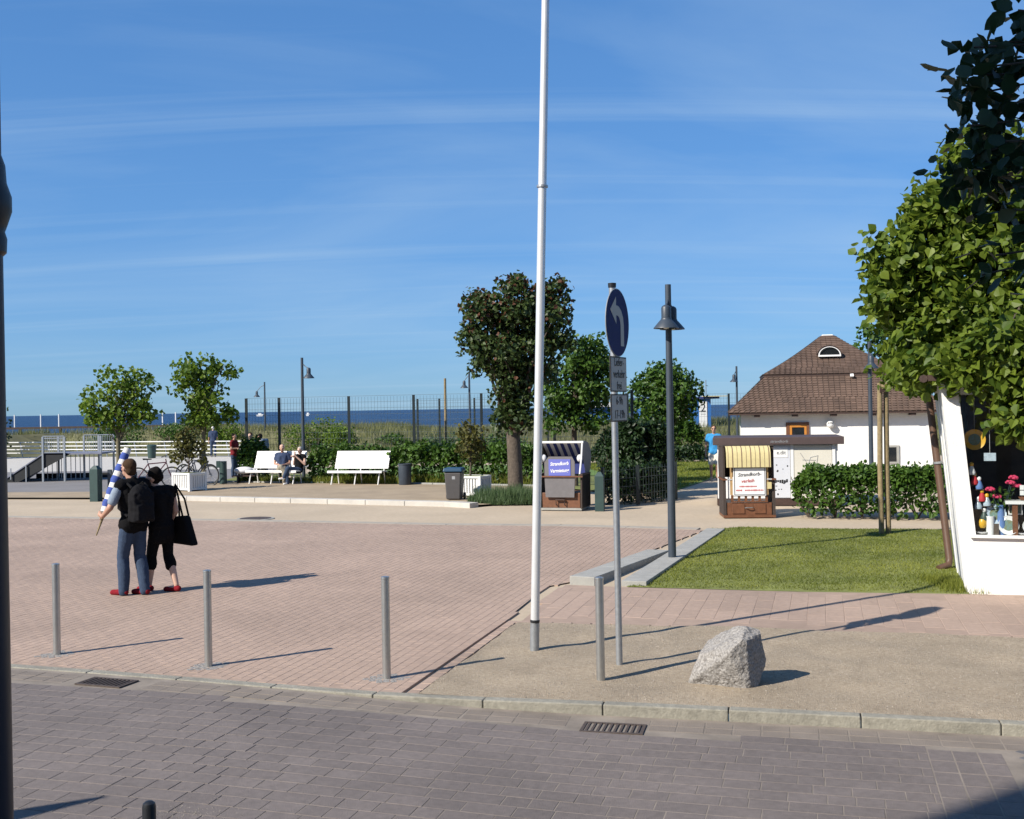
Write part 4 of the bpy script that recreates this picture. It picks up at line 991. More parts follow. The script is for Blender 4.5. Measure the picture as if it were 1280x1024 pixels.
# striped lining under the canopy
for i in range(11):
    x0 = -.46+i*.92/11; mt = 'navy' if i % 2 else 'whitecloth'
    MB().add([(x0, -.22, 1.54), (x0+.0815, -.22, 1.54), (x0+.0815, .26, 1.22), (x0, .26, 1.22), (x0, -.22, 1.55), (x0+.0815, -.22, 1.55)], [(0, 1, 2, 3), (0, 4, 5, 1)]).build('canopy_stripe', mt, k1)
m = MB(); m.box((0, -.23, 1.565), (1.06, .06, .05))
m.build('canopy_edge', 'whitepaint', k1, bevel=.01)
for s_ in (-1, 1):
    MB().tube([(s_*.50, -.23, 1.56), (s_*.49, -.30, 1.2), (s_*.47, -.40, .83)], .022, 8).build('canopy_strut', 'whitepaint', k1)
    MB().ell((s_*.43, -.22, 1.19), (.07, .06, .09)).build('tied_cloth', 'whitecloth', k1, True)
gb = MB().prism_y([(-.34, .30), (.34, .30), (.36, .78), (.36, 1.12), (.30, 1.24), (-.26, 1.24), (-.36, 1.10), (-.36, .78)], -.44, -.41).build('cover_board', 'greyboard', k1)
MB().b2(-.55, .55, -.475, -.445, .765, .795).build('crossbar', 'bwood', k1)
sg = MB().b2(-.255, .265, -.452, -.442, .80, 1.18).build('sign', 'signblue', gb)
text('lettering', 'Strandkorb', .112, 'signwhite2', sg, (.0, -.455, 1.075), (R(90), R(-3), 0), .25, .86, bold=.0025)
text('lettering', 'Vermietung', .112, 'signwhite2', sg, (.0, -.455, .915), (R(90), R(-3), 0), .25, .84, bold=.0025)

k2 = thing('beach_chair', 'brown wooden beach chair with yellow striped awning and white sign', 'beach chair', (4.98, 23.9, 0), R(-4), 'hooded beach chairs')
MB().b2(-.54, .54, -.42, .42, 0, .05).build('skid', 'bwood', k2)
bs_ = MB().b2(-.46, .46, -.38, .40, .052, .31).build('base', 'bwood', k2)
for a, b in ((-.36, -.10), (.10, .34)): MB().b2(a, b, -.395, -.382, .08, .28).build('drawer_front', 'bwood', bs_, bevel=.006)
MB().tube([(-.09, -.39, .20), (-.05, -.44, .21), (.05, -.44, .21), (.09, -.39, .20)], .012, 6).build('handle', 'steel', bs_)
for s_ in (-1, 1):
    x = s_*.51
    MB().prism_x([(-.40, .05), (.40, .05), (.44, .78), (-.36, .78)], x-.03, x+.03).build('side_panel', 'wickerd', k2)
    MB().b2(x-.045, x+.045, -.44, .42, .784, .815).build('armrest', 'bwood', k2)
    MB().tube([(s_*.36, -.40, .80), (s_*.53, -.42, .80)], .014, 6).build('hinge_bar', 'alu', k2)
    MB().prism_x([(-.30, .82), (.48, .82), (.56, 1.15), (.40, 1.46), (-.28, 1.49)], x-.02, x+.02).build('hood_side', 'wickerd', k2)
MB().prism_x([(.44, .80), (.50, .80), (.60, 1.15), (.43, 1.50), (-.30, 1.52), (-.30, 1.49), (.40, 1.47), (.55, 1.15)], -.53, .53).build('hood', 'wickerd', k2)
MB().b2(.37, .46, -.418, -.40, .60, .74).build('side_tray', 'stripe_y', k2)
gr = MB(); gr.b2(-.38, .38, -.40, -.36, .32, .345).b2(-.38, .38, -.40, -.36, .445, .47)
gr.build('grille_rail', 'bwood', k2)
for i in range(6): MB().b2(-.38+i*.142, -.33+i*.142, -.398, -.362, .347, .443).build('grille_bar', 'bwood', k2)
for s_ in (-1, 1): MB().b2(s_*.37-.025, s_*.37+.025, -.402, -.37, .475, 1.05).build('stile', pm('light wood', (.42, .27, .12), .6, .15, 12), k2)
sb = MB().b2(-.33, .34, -.43, -.405, .46, 1.06).build('sign', 'signwhite2', k2)
fm = MB()
for a in ((-.315, .325, .475, .487), (-.315, .325, 1.035, 1.047), (-.315, -.303, .487, 1.035), (.313, .325, .487, 1.035)): fm.b2(a[0], a[1], -.434, -.431, a[2], a[3])
fm.build('border', 'lamp', sb)
text('lettering', 'Strandkorb-', .105, 'ink', sb, (.0, -.435, .905), (R(90), R(-3), 0), .3, .95)
text('lettering', 'verleih', .105, 'redink', sb, (-.04, -.435, .77), (R(90), R(-3), 0), .3, .95)
m = MB()
for zz, n_, x0 in ((.655, 14, -.2), (.575, 22, -.27)):
    for i in range(n_):
        if random.random() < .85: m.box((x0+i*.026, -.433, zz), (.016, .003, random.uniform(.016, .034)))
m.build('small_print', 'redink', sb)['kind'] = 'stuff'
aw = MB(); apts = [(-.30, 1.50), (-.40, 1.46), (-.47, 1.36), (-.49, 1.20), (-.50, 1.06)]
vs = [(x, y, z) for y, z in apts for x in (-.48, .44)]+[(x, y+.012, z-.004) for y, z in apts for x in (-.48, .44)]
n = len(apts); aw.add(vs, [(2*i, 2*i+2, 2*i+3, 2*i+1) for i in range(n-1)]+[(2*n+2*i, 2*n+2*i+1, 2*n+2*i+3, 2*n+2*i+2) for i in range(n-1)]+[(2*n-2, 4*n-2, 4*n-1, 2*n-1)])
awo = aw.build('awning', 'stripe_y', k2, True)
for i in range(10):
    x = -.44+i*.094; w = .010 if i % 2 else .004
    MB().add([(x+dx, y-.003, z+.001) for y, z in apts for dx in (-w, w)], [(2*j, 2*j+2, 2*j+3, 2*j+1) for j in range(n-1)]).build('stripe', 'stripe_b', awo)

# ---------------------------------------------------------------- shop on the right
shp = thing('souvenir_shop', 'white kiosk shop with leaning wall and display window', 'shop', (5.60, 13.92, 0), TH-R(3))
LN_ = .10      # outward lean of the walls per metre of height
def lw(x, y, z): return (x-LN_*z, y-.04*z, z)
def quadbox(name, mat, par, x0, x1, z0, z1, y0=0, y1=.08, bevel=0):
    vs = [lw(x, y, z) for z in (z0, z1) for y in (y0, y1) for x in (x0, x1)]
    return MB().add(vs, [(0, 2, 3, 1), (4, 5, 7, 6), (0, 1, 5, 4), (2, 6, 7, 3), (0, 4, 6, 2), (1, 3, 7, 5)]).build(name, mat, par, bevel=bevel)
# front: sill wall, corner pillar, header, far pillar  (window from x .33 on)
quadbox('front_wall', 'wall', shp, 0, 4.6, -.05, .70)
quadbox('corner_pillar', 'wall', shp, 0, .17, .70, 2.62)
quadbox('header', 'wall', shp, .17, 4.6, 2.45, 2.62)
quadbox('end_pillar', 'wall', shp, 4.3, 4.6, .70, 2.45)
quadbox('window_sill', 'whitepaint', shp, .13, 4.34, .685, .72, -.05, .0)
quadbox('window_frame', 'whitepaint', shp, .17, .20, .72, 2.45, -.012, .07)
# side wall of vertical boards
vs = [lw(0, y, z) for z in (-.05, 2.62) for y in (.08, 2.15)]+[(p[0]+.08, p[1], p[2]) for p in [lw(0, y, z) for z in (-.05, 2.62) for y in (.08, 2.15)]]
MB().add(vs, [(0, 2, 3, 1), (4, 5, 7, 6), (0, 1, 5, 4), (2, 6, 7, 3), (0, 4, 6, 2), (1, 3, 7, 5)]).build('side_wall', 'wall', shp)
for y in (.7, 1.45):
    vs = [lw(-.012, y+dy, z) for z in (-.03, 2.6) for dy in (0, .05)]+[(p[0]+.01, p[1], p[2]) for p in [lw(-.012, y+dy, z) for z in (-.03, 2.6) for dy in (0, .05)]]
    MB().add(vs, [(0, 2, 3, 1), (4, 5, 7, 6), (0, 1, 5, 4), (2, 6, 7, 3), (0, 4, 6, 2), (1, 3, 7, 5)]).build('batten', 'whitepaint', shp)
MB().b2(0, 4.6, 2.07, 2.15, 0, 2.6).build('back_wall', 'wall', shp); MB().b2(4.52, 4.6, .08, 2.07, 0, 2.6).build('end_wall', 'wall', shp)
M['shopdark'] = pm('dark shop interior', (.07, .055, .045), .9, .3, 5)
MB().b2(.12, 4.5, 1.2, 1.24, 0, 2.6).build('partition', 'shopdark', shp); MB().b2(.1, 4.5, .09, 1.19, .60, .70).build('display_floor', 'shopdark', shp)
rfp = MB().add([lw(-.14, -.10, 2.63), lw(4.9, -.10, 2.63), lw(4.9, 2.5, 2.63), lw(-.14, 2.5, 2.63), lw(-.14, -.10, 2.70), lw(4.9, -.10, 2.70), lw(4.6, 2.2, 2.80), lw(-.1, 2.2, 2.80)], [(0, 3, 2, 1), (4, 5, 6, 7), (0, 1, 5, 4), (1, 2, 6, 5), (2, 3, 7, 6), (3, 0, 4, 7)]).build('roof', 'dwood', shp)
MB().tube([lw(-.19, -.10, 2.66), lw(-.19, 2.4, 2.66)], .05, 8).build('gutter', 'dwood', shp)
M['pipe'] = pm('brown downpipe', (.095, .05, .03), .5, .15, 8)
MB().tube([lw(-.19, 2.0, 2.66), lw(-.13, 1.98, 2.52), lw(-.085, 1.96, 2.4), lw(-.075, 1.95, .16), (-.10, 1.90, .07), (-.24, 1.78, .03)], [.045, .045, .05, .05, .05, .05], 12).build('downpipe', 'pipe', shp, True)
cl = MB().tube([lw(-.075, 1.95, 1.5), lw(-.075, 1.95, 1.53)], .06, 12).build('pipe_clip', 'galv', shp)
def glassmat():
    m = bpy.data.materials.new('shop glass'); m.use_nodes = True; t = m.node_tree; t.nodes.clear(); L = t.links.new
    g = t.nodes.new('ShaderNodeBsdfGlossy'); g.inputs['Roughness'].default_value = .02; g.inputs[0].default_value = (1, 1, 1, 1)
    tr = t.nodes.new('ShaderNodeBsdfTransparent'); tr.inputs[0].default_value = (.93, .95, .94, 1); lw_ = t.nodes.new('ShaderNodeLayerWeight'); lw_.inputs[0].default_value = .5
    pw = t.nodes.new('ShaderNodeMath'); pw.operation = 'POWER'; pw.inputs[1].default_value = 4; L(lw_.outputs['Facing'], pw.inputs[0])
    f = t.nodes.new('ShaderNodeMath'); f.operation = 'MULTIPLY_ADD'; f.inputs[1].default_value = .7; f.inputs[2].default_value = .04; L(pw.outputs[0], f.inputs[0])
    mi = t.nodes.new('ShaderNodeMixShader'); o = t.nodes.new('ShaderNodeOutputMaterial'); L(f.outputs[0], mi.inputs[0]); L(tr.outputs[0], mi.inputs[1]); L(g.outputs[0], mi.inputs[2]); L(mi.outputs[0], o.inputs[0]); return m
M['shopglass'] = glassmat()
MB().add([lw(.20, .03, .72), lw(4.3, .03, .72), lw(4.3, .03, 2.45), lw(.20, .03, 2.45)], [(0, 1, 2, 3)]).build('pane', 'shopglass', shp)
# souvenirs on display (shop frame -> world)
shm = Matrix.Translation(shp.location) @ Euler(shp.rotation_euler).to_matrix().to_4x4()
def sw(x, y, z): return tuple(shm @ Vector(((x-.33)*.74+.21-LN_*z*.6, y*.5-.035*z+.03, .72+(z-.72)*.95)))
M['ceram'] = pm('white ceramic', (.75, .77, .78), .25); M['ceramb'] = pm('pale blue ceramic', (.42, .52, .62), .3, .2, 30); M['ceramg'] = pm('painted landscape', (.45, .42, .15), .4, .6, 22, col2=(.12, .28, .30))
M['petal'] = pm('pink petal', (.55, .04, .12), .7); M['yel'] = pm('yellow glaze', (.65, .38, .03), .35); M['redp'] = pm('red cloth', (.45, .02, .03), .7); M['bluep'] = pm('blue cloth', (.10, .2, .45), .7)
G = 'souvenirs in the shop window'
def plate(x, z, r, label, tilt=-12, y=.17, rim='ceram'):
    t = thing('plate', label, 'plate', sw(x, y, z), shp.rotation_euler.z, G); t.rotation_euler = (R(90+tilt), 0, shp.rotation_euler.z)
    MB().lathe([(r*.55, -.012), (r*.62, -.008), (r, .012), (r, .018), (r*.62, .0), (.001, -.004)], 28).build('dish', rim, t, True)
    MB().lathe([(r*.56, .001), (.001, .002)], 24).build('painting', 'ceramg', t)
    zb = t.location.z-r*.97
    if zb > 1.5: MB().tube([(0, r*.95, .004), (0, 2.44-t.location.z, .004)], .002, 4).build('thread', 'ceram', t)
    elif zb > .73: MB().box((0, -(r*.97+(zb-.70)/2), .0), (.06, zb-.70, .05)).build('stand', 'shopdark', t)
plate(.62, .98, .125, 'large pale blue plate standing behind the round white plates', rim='ceramb')
plate(.80, .84, .12, 'round white plate with painted landscape in front of the blue plate', y=.09)
plate(1.13, .83, .09, 'small white painted plate right of the large front plate', y=.10)
plate(1.32, .98, .12, 'white scalloped plate cut by the right picture edge', y=.11)
for x, z, r, lab in ((.38, .735, .075, 'tiny painted dish lying at the window corner'), (1.02, .73, .07, 'tiny painted dish lying between the standing plates')):
    t = thing('small_dish', lab, 'dish', sw(x, .10, z), 0, G); MB().lathe([(r*.6, -.01), (r, .012), (r, .016), (r*.6, .0), (.001, .0)], 20).build('dish', 'ceram', t, True); MB().lathe([(r*.55, .003), (.001, .004)], 16).build('painting', 'ceramg', t)
t = thing('framed_tile', 'small square painted tile in white frame between the plates', 'tile', sw(.93, .2, 1.06), shp.rotation_euler.z, G)
m = MB()
for a in ((-.08, .08, .065, .08), (-.08, .08, -.08, -.065), (-.08, -.065, -.065, .065), (.065, .08, -.065, .065)): m.b2(a[0], a[1], -.012, .012, a[2], a[3])
m.build('frame', 'ceram', t); MB().b2(-.065, .065, -.004, .008, -.065, .065).build('painting', 'ceramg', t)
t = thing('vase', 'slim white cylindrical vase beside the front plate', 'vase', sw(.51, .1, .705), 0, G); MB().lathe([(.045, 0), (.05, .05), (.047, .18), (.05, .24), (.04, .24), (.036, .03)], 16).build('body', 'ceram', t, True)
t = thing('yellow_mug', 'small yellow mug left of the white vase', 'mug', sw(.40, .12, .80), 0, G); MB().lathe([(.03, 0), (.05, .03), (.05, .08), (.035, .11), (.03, .10), (.02, .03)], 16).build('body', 'yel', t, True); MB().tube([(.045, 0, .03), (.075, 0, .05), (.045, 0, .085)], .008, 6).build('handle', 'yel', t)
rack = thing('display_rack', 'dark tiered rack holding the small figurines inside the window', 'rack', (0, 0, 0), 0, G)
for i, (x, z, mt, lab) in enumerate(((.33, 1.42, 'redp', 'small red doll on the upper left of the display'), (.40, 1.36, 'bluep', 'small blue doll next to the red doll in the display'), (.43, 1.20, 'redp', 'second red doll lower in the display'), (.36, 1.10, 'ceramb', 'pale blue figurine left of the flowers'), (.50, 1.14, 'ceramb', 'pale blue figurine below the pink flowers'), (.44, .95, 'darkgreen', 'dark green figurine above the yellow mug'), (.30, 1.55, 'ceram', 'white figurine at the top left of the display'))):
    t = thing('figurine', lab, 'figurine', sw(x, .15, z-.02), 0, G)
    b_ = t.location; MB().box((b_.x+.01, b_.y+.03, b_.z-.036), (.11, .12, .01), (0, 0, shp.rotation_euler.z)).build('shelf_board', 'shopdark', rack)
    MB().box((b_.x+.02, b_.y+.085, (b_.z+.66)/2), (.10, .02, b_.z-.70), (0, 0, shp.rotation_euler.z)).build('upright', 'shopdark', rack)
    MB().lathe([(.045, -.03), (.05, .0), (.03, .05), (.02, .075)], 12).build('dress', mt, t, True); MB().ell((0, 0, .095), (.026, .026, .03)).build('head', 'ceram' if i % 2 else 'yel', t, True)
t = thing('shelf', 'narrow white shelf inside the shop window', 'shelf', sw(1.45, .24, 1.14), shp.rotation_euler.z, G); MB().b2(-.5, .9, -.12, .12, -.02, .02).build('board', 'ceram', t); MB().b2(-.42, -.36, -.1, .1, -.44, -.021).build('support', 'bwood', t); MB().b2(.7, .76, -.1, .1, -.44, -.021).build('support', 'bwood', t)
for x, lab in ((1.12, 'white model sailing ship left on the shelf'), (1.36, 'white model sailing ship at the picture edge on the shelf')):
    t = thing('model_ship', lab, 'model ship', sw(x, .22, 1.165), shp.rotation_euler.z, G)
    MB().prism_y([(-.10, .04), (-.07, 0), (.07, 0), (.11, .045)], -.025, .025).build('hull', 'bwood', t)
    for i, (dx, h) in enumerate(((-.055, .16), (.0, .2), (.055, .16))):
        MB().tube([(dx, 0, .03), (dx, 0, h+.03)], .004, 5).build('mast', 'bwood', t)
        for k in range(2): MB().b2(dx-.024, dx+.024, -.012, -.004, .06+k*h*.42, .06+k*h*.42+h*.36).build('sail', 'ceram', t)
t = thing('flower_bunch', 'bunch of pink artificial flowers with green leaves in the window', 'flowers', sw(.72, .2, 1.16), 0, G)
for dx, dz in ((-.13, .14), (.12, .22), (.20, .18), (-.05, .05), (.16, .28)):
    m = MB(); 
    for k in range(7): m.ell((dx+.035*math.cos(k*.9), .035*math.sin(k*.9), dz+.012*math.sin(k*2)), (.028, .028, .02), 8, 5)
    m.build('flower', 'petal', t, True); MB().tube([(dx, 0, dz), (dx*.3, 0, -.1)], .004, 5).build('stem', 'darkgreen', t)
MB().lathe([(.05, -.44), (.06, -.30), (.035, -.10), (.045, -.06), (.03, -.06)], 14).build('vase', 'bluep', t, True)
pp, oo = ell_pts(60, (0, 0, .02), (.16, .08, .14)); obj('leaves', leaf_mesh('leaves', pp, oo, .06, 'leaf_h', rng.uniform(.2, .7, 60)), t)
for x, z, lab in ((.40, 1.95, 'round souvenir wall plate hanging high at the left of the window'), (.95, 2.12, 'blue round souvenir hanging high in the window')):
    plate(x, z, .13, lab, 0, .5, 'ceramb' if x > .5 else 'yel')
t = thing('paper_card', 'small white card standing in the dim upper window', 'card', sw(.62, .5, 1.72), shp.rotation_euler.z, G); MB().b2(-.07, .07, -.004, .004, -.05, .05).build('card', 'ceramb', t); MB().tube([(0, 0, .05), (0, 0, .72)], .002, 4).build('thread', 'ceram', t)

# ---------------------------------------------------------------- building behind the viewpoint (casts the shade at lower right)
bb = thing('corner_building', 'tall pale building standing behind the viewpoint shading the street corner', 'building', (0, -2.5, 0))
MB().b2(-11.05, 14, -9, 0, -.1, 14.5).build('wall', 'wall', bb)
MB().b2(-11.2, 14.2, -9.2, .1, 14.502, 14.9).build('roof', 'dwood', bb)
for k in range(3):
    for i in range(7):
        w_ = MB().b2(-9.6+i*3.3, -8.3+i*3.3, .004, .05, 1.0+k*4, 2.9+k*4).build('window', 'whitepaint', bb); MB().b2(-9.5+i*3.3, -8.4+i*3.3, .052, .058, 1.1+k*4, 2.8+k*4).build('pane', 'glass', w_)
# ---------------------------------------------------------------- posts and poles
def steel_bollard(loc, label, cobbles=True):
    t = thing('steel_bollard', label, 'bollard', loc, random.random(), 'steel bollards along the kerb')
    MB().tube([(0, 0, -.1), (0, 0, .885)], .037, 20).build('tube', 'steel', t, True)
    MB().lathe([(.0375, .886), (.039, .888), (.038, .902), (.02, .907), (.001, .908)], 20).build('cap', 'steel', t, True)
    if cobbles:
        cm = [MB().box((0, 0, 0), (.055, .055, .04), None, 1).mesh('cobble', 'granite') for _ in range(1)]
        for i in range(-3, 4):
            for j in range(-2, 3):
                if i*i+j*j*1.5 < 10 and (i or j): linked('cobble', cm[0], t, (i*.062+random.gauss(0, .003), j*.062+random.gauss(0, .003), -.0185+random.uniform(-.0015, .0015)), (0, 0, random.gauss(0, .08)))
    return t
steel_bollard((-4.57, 11.15, 0), 'leftmost steel bollard on the pink brick plaza')
steel_bollard((-2.89, 10.52, 0), 'second steel bollard from the left below the walking couple')
steel_bollard((-1.15, 9.93, 0), 'steel bollard standing beside the brick edging of the sandy verge')
steel_bollard((.73, 9.69, 0), 'steel bollard standing in the sand beside the traffic sign post', False)
fp = thing('flagpole', 'tall slender white metal flagpole standing in the sandy verge', 'flagpole', (.18, 10.91, 0)); fp.rotation_euler = (0, R(1.9), 0)
MB().tube([(0, 0, -.2), (0, 0, .28)], .045, 20).build('base_sleeve', 'galv', fp, True)
MB().tube([(0, 0, .283), (0, 0, 4.55), (0, 0, 9.0)], [.0425, .041, .034], 20).build('pole', 'alu', fp, True)
MB().lathe([(.043, .285), (.047, .29), (.047, .31), (.043, .315)], 20).build('joint_ring', 'black', fp); MB().lathe([(.042, 4.52), (.055, 4.525), (.055, 4.545), (.042, 4.55)], 20).build('collar', 'galv', fp)
sp = thing('traffic_sign', 'grey post with round blue left turn sign and two text plates', 'traffic sign', (.94, 10.19, 0)); sp.rotation_euler = (0, R(-.2), 0)
MB().tube([(0, 0, -.2), (0, 0, 3.48)], .030, 16).build('post', 'galv', sp, True); MB().lathe([(.036, 3.46), (.038, 3.50), (.001, 3.505)], 16).build('cap', 'black', sp)
face = R(65)   # the sign faces right, turned mostly away from the viewer
def plane_on(name, par=sp):
    e = bpy.data.objects.new(name, None); C.objects.link(e); return e
sgm = Matrix.Rotation(face, 4, 'Z')
def rot_mb(mb): mb.v = [tuple(sgm @ Vector(p)) for p in mb.v]; return mb
YF = -.042
dsk = rot_mb(MB().lathe([(.31, YF), (.31, YF+.006), (.001, YF+.006)][::-1] if False else [(.001, .0), (.31, .0), (.312, .004), (.31, .008), (.001, .008)], 48, (.025, YF+.012, 3.14), 'Y')).build('sign_back', 'signgrey', sp)
rot_mb(MB().lathe([(.303, .0085), (.303, .0105), (.001, .0105)], 48, (.025, YF+.012, 3.14), 'Y')).build('sign_face', 'blue', dsk)
# white left turn arrow
arc = []; cxa, cza = -.05, -.06
out_ = [(.10+.025, -.21)]
def arrow():
    P_ = []
    o1 = [(.155, -.21), (.155, -.02)] + [(-.02+.175*math.cos(a), -.02+.175*math.sin(a)) for a in [R(x) for x in (0, 25, 50, 75, 90)]][1:]
    i1 = [(-.02+.085*math.cos(a), -.02+.085*math.sin(a)) for a in [R(x) for x in (90, 70, 45, 20, 0)]]+[(.065, -.21)]
    pts = o1 + [(-.045, .155), (-.045, .235), (-.205, .11), (-.045, -.015), (-.045, .065)] + i1
    return pts
ap = arrow(); n = len(ap)
rot_mb(MB().add([(x+.025, YF-.0005, 3.14+z) for x, z in ap], [tuple(range(n))])).build('arrow', 'signwhite', dsk)
def plate_(z0, z1, lines, nm):
    b = rot_mb(MB().b2(-.195, .235, YF+.002, YF+.010, z0, z1)).build(nm, 'ink', sp)
    rot_mb(MB().b2(-.183, .223, YF-.001, YF+.0015, z0+.012, z1-.012)).build('plate_face', 'signwhite', b)
    for i, (l_, s_) in enumerate(lines):
        zc = z1-(i+.5)*(z1-z0)/len(lines); p = sgm @ Vector((.02, YF-.003, zc)); o = text('lettering', l_, s_, 'ink', b, p, (R(90), 0, face), 0, .92)
plate_(2.51, 2.83, [('Liefer-', .105), ('verkehr', .105), ('frei', .105)], 'text_plate')
plate_(2.24, 2.49, [('6-9h', .11), ('17-19h', .11)], 'time_plate')
for z in (2.68, 2.36, 3.0, 3.28): MB().lathe([(.031, z), (.036, z), (.036, z+.03), (.031, z+.03)], 14).build('clamp', 'galv', sp)

def lamp_post(loc, H_, label, heads, rz=0):
    t = thing('street_lamp', label, 'street lamp', loc, rz, 'bell shaded street lamps')
    MB().tube([(0, 0, -.1), (0, 0, .9), (0, 0, H_)], [.062, .060, .046], 16).build('pole', 'lamp', t, True)
    for hx, hy, hz in heads:
        ar = MB().tube([(0, 0, H_-.18), (hx*.5, hy*.5, H_-.30), (hx, hy, hz+.33)], .016, 8).build('arm', 'lamp', t)
        MB().lathe([(.001, .36), (.03, .355), (.06, .335), (.072, .31), (.072, .155), (.078, .15), (.08, .135), (.10, .115), (.19, .01), (.195, -.004), (.182, -.004), (.09, .08), (.001, .09)], 24, (hx, hy, hz)).build('shade', 'lamp', t, True)
        MB().ell((hx, hy, hz+.035), (.06, .06, .05)).build('lens', 'lampglass', t, True)
    return t
lamp_post((2.43, 17.24, 0), 4.24, 'nearest street lamp with double bell shades beside the lawn', [(-.055, -.13, 3.56), (.075, .13, 3.56)])
lamp_post((9.60, 30.0, 0), 4.0, 'street lamp behind the hedge in front of the white house', [(0, -.12, 3.28)])
lamp_post((-7.10, 38.0, 0), 4.2, 'street lamp with one bell shade behind the occupied bench', [(.24, -.1, 3.5)])
lamp_post((-15.0, 68, 0), 4.2, 'small distant street lamp left of the tall one by the bench', [(-.48, 0, 3.3)])
lamp_post((-2.08, 55, 0), 4.2, 'distant street lamp left of the maple above the wire fence', [(-.25, 0, 3.4)])
lamp_post((10.75, 53.5, 0), 4.2, 'distant street lamp peeking over the left slope of the house roof', [(-.15, -.1, 3.45)])
# stakes
stk = thing('tree_stakes', 'pair of tall weathered wooden stakes tied together on the lawn', 'stakes', (6.64, 20.0, 0))
for dx, dy in ((-.075, 0), (.065, .05)): MB().tube([(dx, dy, -.1), (dx-.01, dy, 1.3), (dx*.9, dy, 2.72)], [.05, .048, .045], 10).build('stake', 'stake', stk, True)
MB().box((-.005, -.05, 2.60), (.16, .03, .10)).build('cross_board', 'dwood', stk); MB().ell((-.02, -.065, 2.66), (.045, .03, .06)).build('knot', 'stake', stk, True)
# old lamp post cut by the left edge
op = thing('ornate_post', 'dark cast iron post with round ornament cut by the left edge', 'post', (-1.514, 3.20, -.02))
MB().lathe([(.10, -.05), (.10, .18), (.07, .24), (.066, .9), (.062, 2.9), (.060, 5.2)], 24).build('shaft', pm('dark plum iron', (.035, .022, .028), .45, .1, 10), op, True)
MB().lathe([(.062, 2.86), (.072, 2.87), (.074, 2.91), (.068, 2.93), (.075, 2.95), (.088, 2.99), (.088, 3.03), (.075, 3.07), (.072, 3.12), (.062, 3.15)], 24).build('ornament', 'black', op, True)
bp_ = thing('black_bollard', 'black round topped post at the bottom edge of the street', 'bollard', (-1.485, 4.5, -.03)); MB().lathe([(.027, -.05), (.027, .83), (.024, .845), (.014, .853), (.001, .855)], 16).build('post', 'black', bp_, True)
ct = thing('cafe_table', 'dark plum table edge just entering at the bottom left corner', 'table', (-2.55, 4.25, -.03)); MB().lathe([(.43, .70), (.44, .715), (.43, .73), (.001, .73)], 40).build('table_top', pm('plum lacquer', (.04, .012, .03), .25), ct, True); MB().tube([(0, 0, .05), (0, 0, .7)], .03, 10).build('leg', 'black', ct); MB().lathe([(.24, 0), (.24, .02), (.03, .05)], 24).build('foot', 'black', ct)
pr = thing('parasol', 'closed parasol left of the frame throwing a pointed shadow', 'parasol', (-5.52, 5.0, -.02)); MB().tube([(0, 0, 0), (0, 0, 2.6)], .022, 10).build('pole', 'alu', pr)
MB().lathe([(.02, 1.2), (.17, 1.3), (.15, 1.7), (.10, 2.2), (.03, 2.55), (.001, 2.6)], 14).build('canopy', 'navy', pr); MB().lathe([(.22, 0), (.22, .07), (.04, .09)], 20).build('base', 'concrete', pr)
def square_bollard(loc, label, h=.95, w=.17):
    t = thing('square_bollard', label, 'bollard', loc, R(-12), 'square dark bollards'); MB().b2(-w/2, w/2, -w/2, w/2, -.05, h-.12).build('post', 'darkgreen', t); MB().box((0, 0, h-.12+.05), (w+.006, w+.006, .10), None, 1, (.35, .35)).build('cap', 'darkgreen', t); return t
square_bollard((-11.55, 31.0, 0), 'square dark green bollard to the left of the walking couple', .99, .24)
t = thing('slim_post', 'slim dark post just right of the left square bollard', 'post', (-11.25, 31.25, 0)); MB().b2(-.05, .05, -.05, .05, -.05, .84).build('post', 'lamp', t)
square_bollard((1.98, 25.7, 0), 'square dark green bollard beside the blue beach chair', .90, .20)
t = thing('parking_post', 'dark cylindrical post beside the bicycles', 'post', (-9.55, 36.9, 0), 0); MB().tube([(0, 0, -.05), (0, 0, .78)], .12, 16).build('body', 'darkgreen', t, True); MB().box((-.14, -.05, .68), (.12, .10, .22)).build('box', 'darkgreen', t)

# ---------------------------------------------------------------- boulder
def boulder():
    b = bmesh.new(); bmesh.ops.create_icosphere(b, subdivisions=5, radius=1)
    planes = [((-.75, -.62, .30), .66), ((-.55, -.2, .80), .60), ((.80, -.52, .12), .56), ((.35, -.9, .05), .66), ((.9, .3, .35), .66), ((.15, .3, .95), .80), ((-.2, .9, .4), .62), ((-.9, .2, .3), .72), ((.3, -.35, .88), .80), ((0, 0, -1), .55), ((-.35, -.85, -.3), .60), ((.95, -.05, -.3), .64)]
    for v in b.verts:
        d = v.co.normalized(); r = 1.0
        for n_, k in planes:
            n_ = Vector(n_).normalized(); c_ = d.dot(n_)
            if c_ > .05: r = min(r, k/c_)
        r *= 1+.045*mnoise.noise(d*3.1)+.022*mnoise.noise(d*8)+.012*mnoise.noise(d*19)
        v.co = d*r
    for v in b.verts:
        x, y, z = v.co; zz = (z+.55)*.385
        v.co = Vector((x*.40+.13*max(0, zz-.15), y*.33, zz-.03))
    me = bpy.data.meshes.new('boulder'); b.to_mesh(me); b.free(); me.materials.append(M['granite']); return me
o = obj('boulder', boulder()); o.location = (1.83, 9.50, .0); o.rotation_euler = (0, 0, R(-8)); tag(o, 'large rough grey granite boulder lying on the sandy verge', 'boulder')

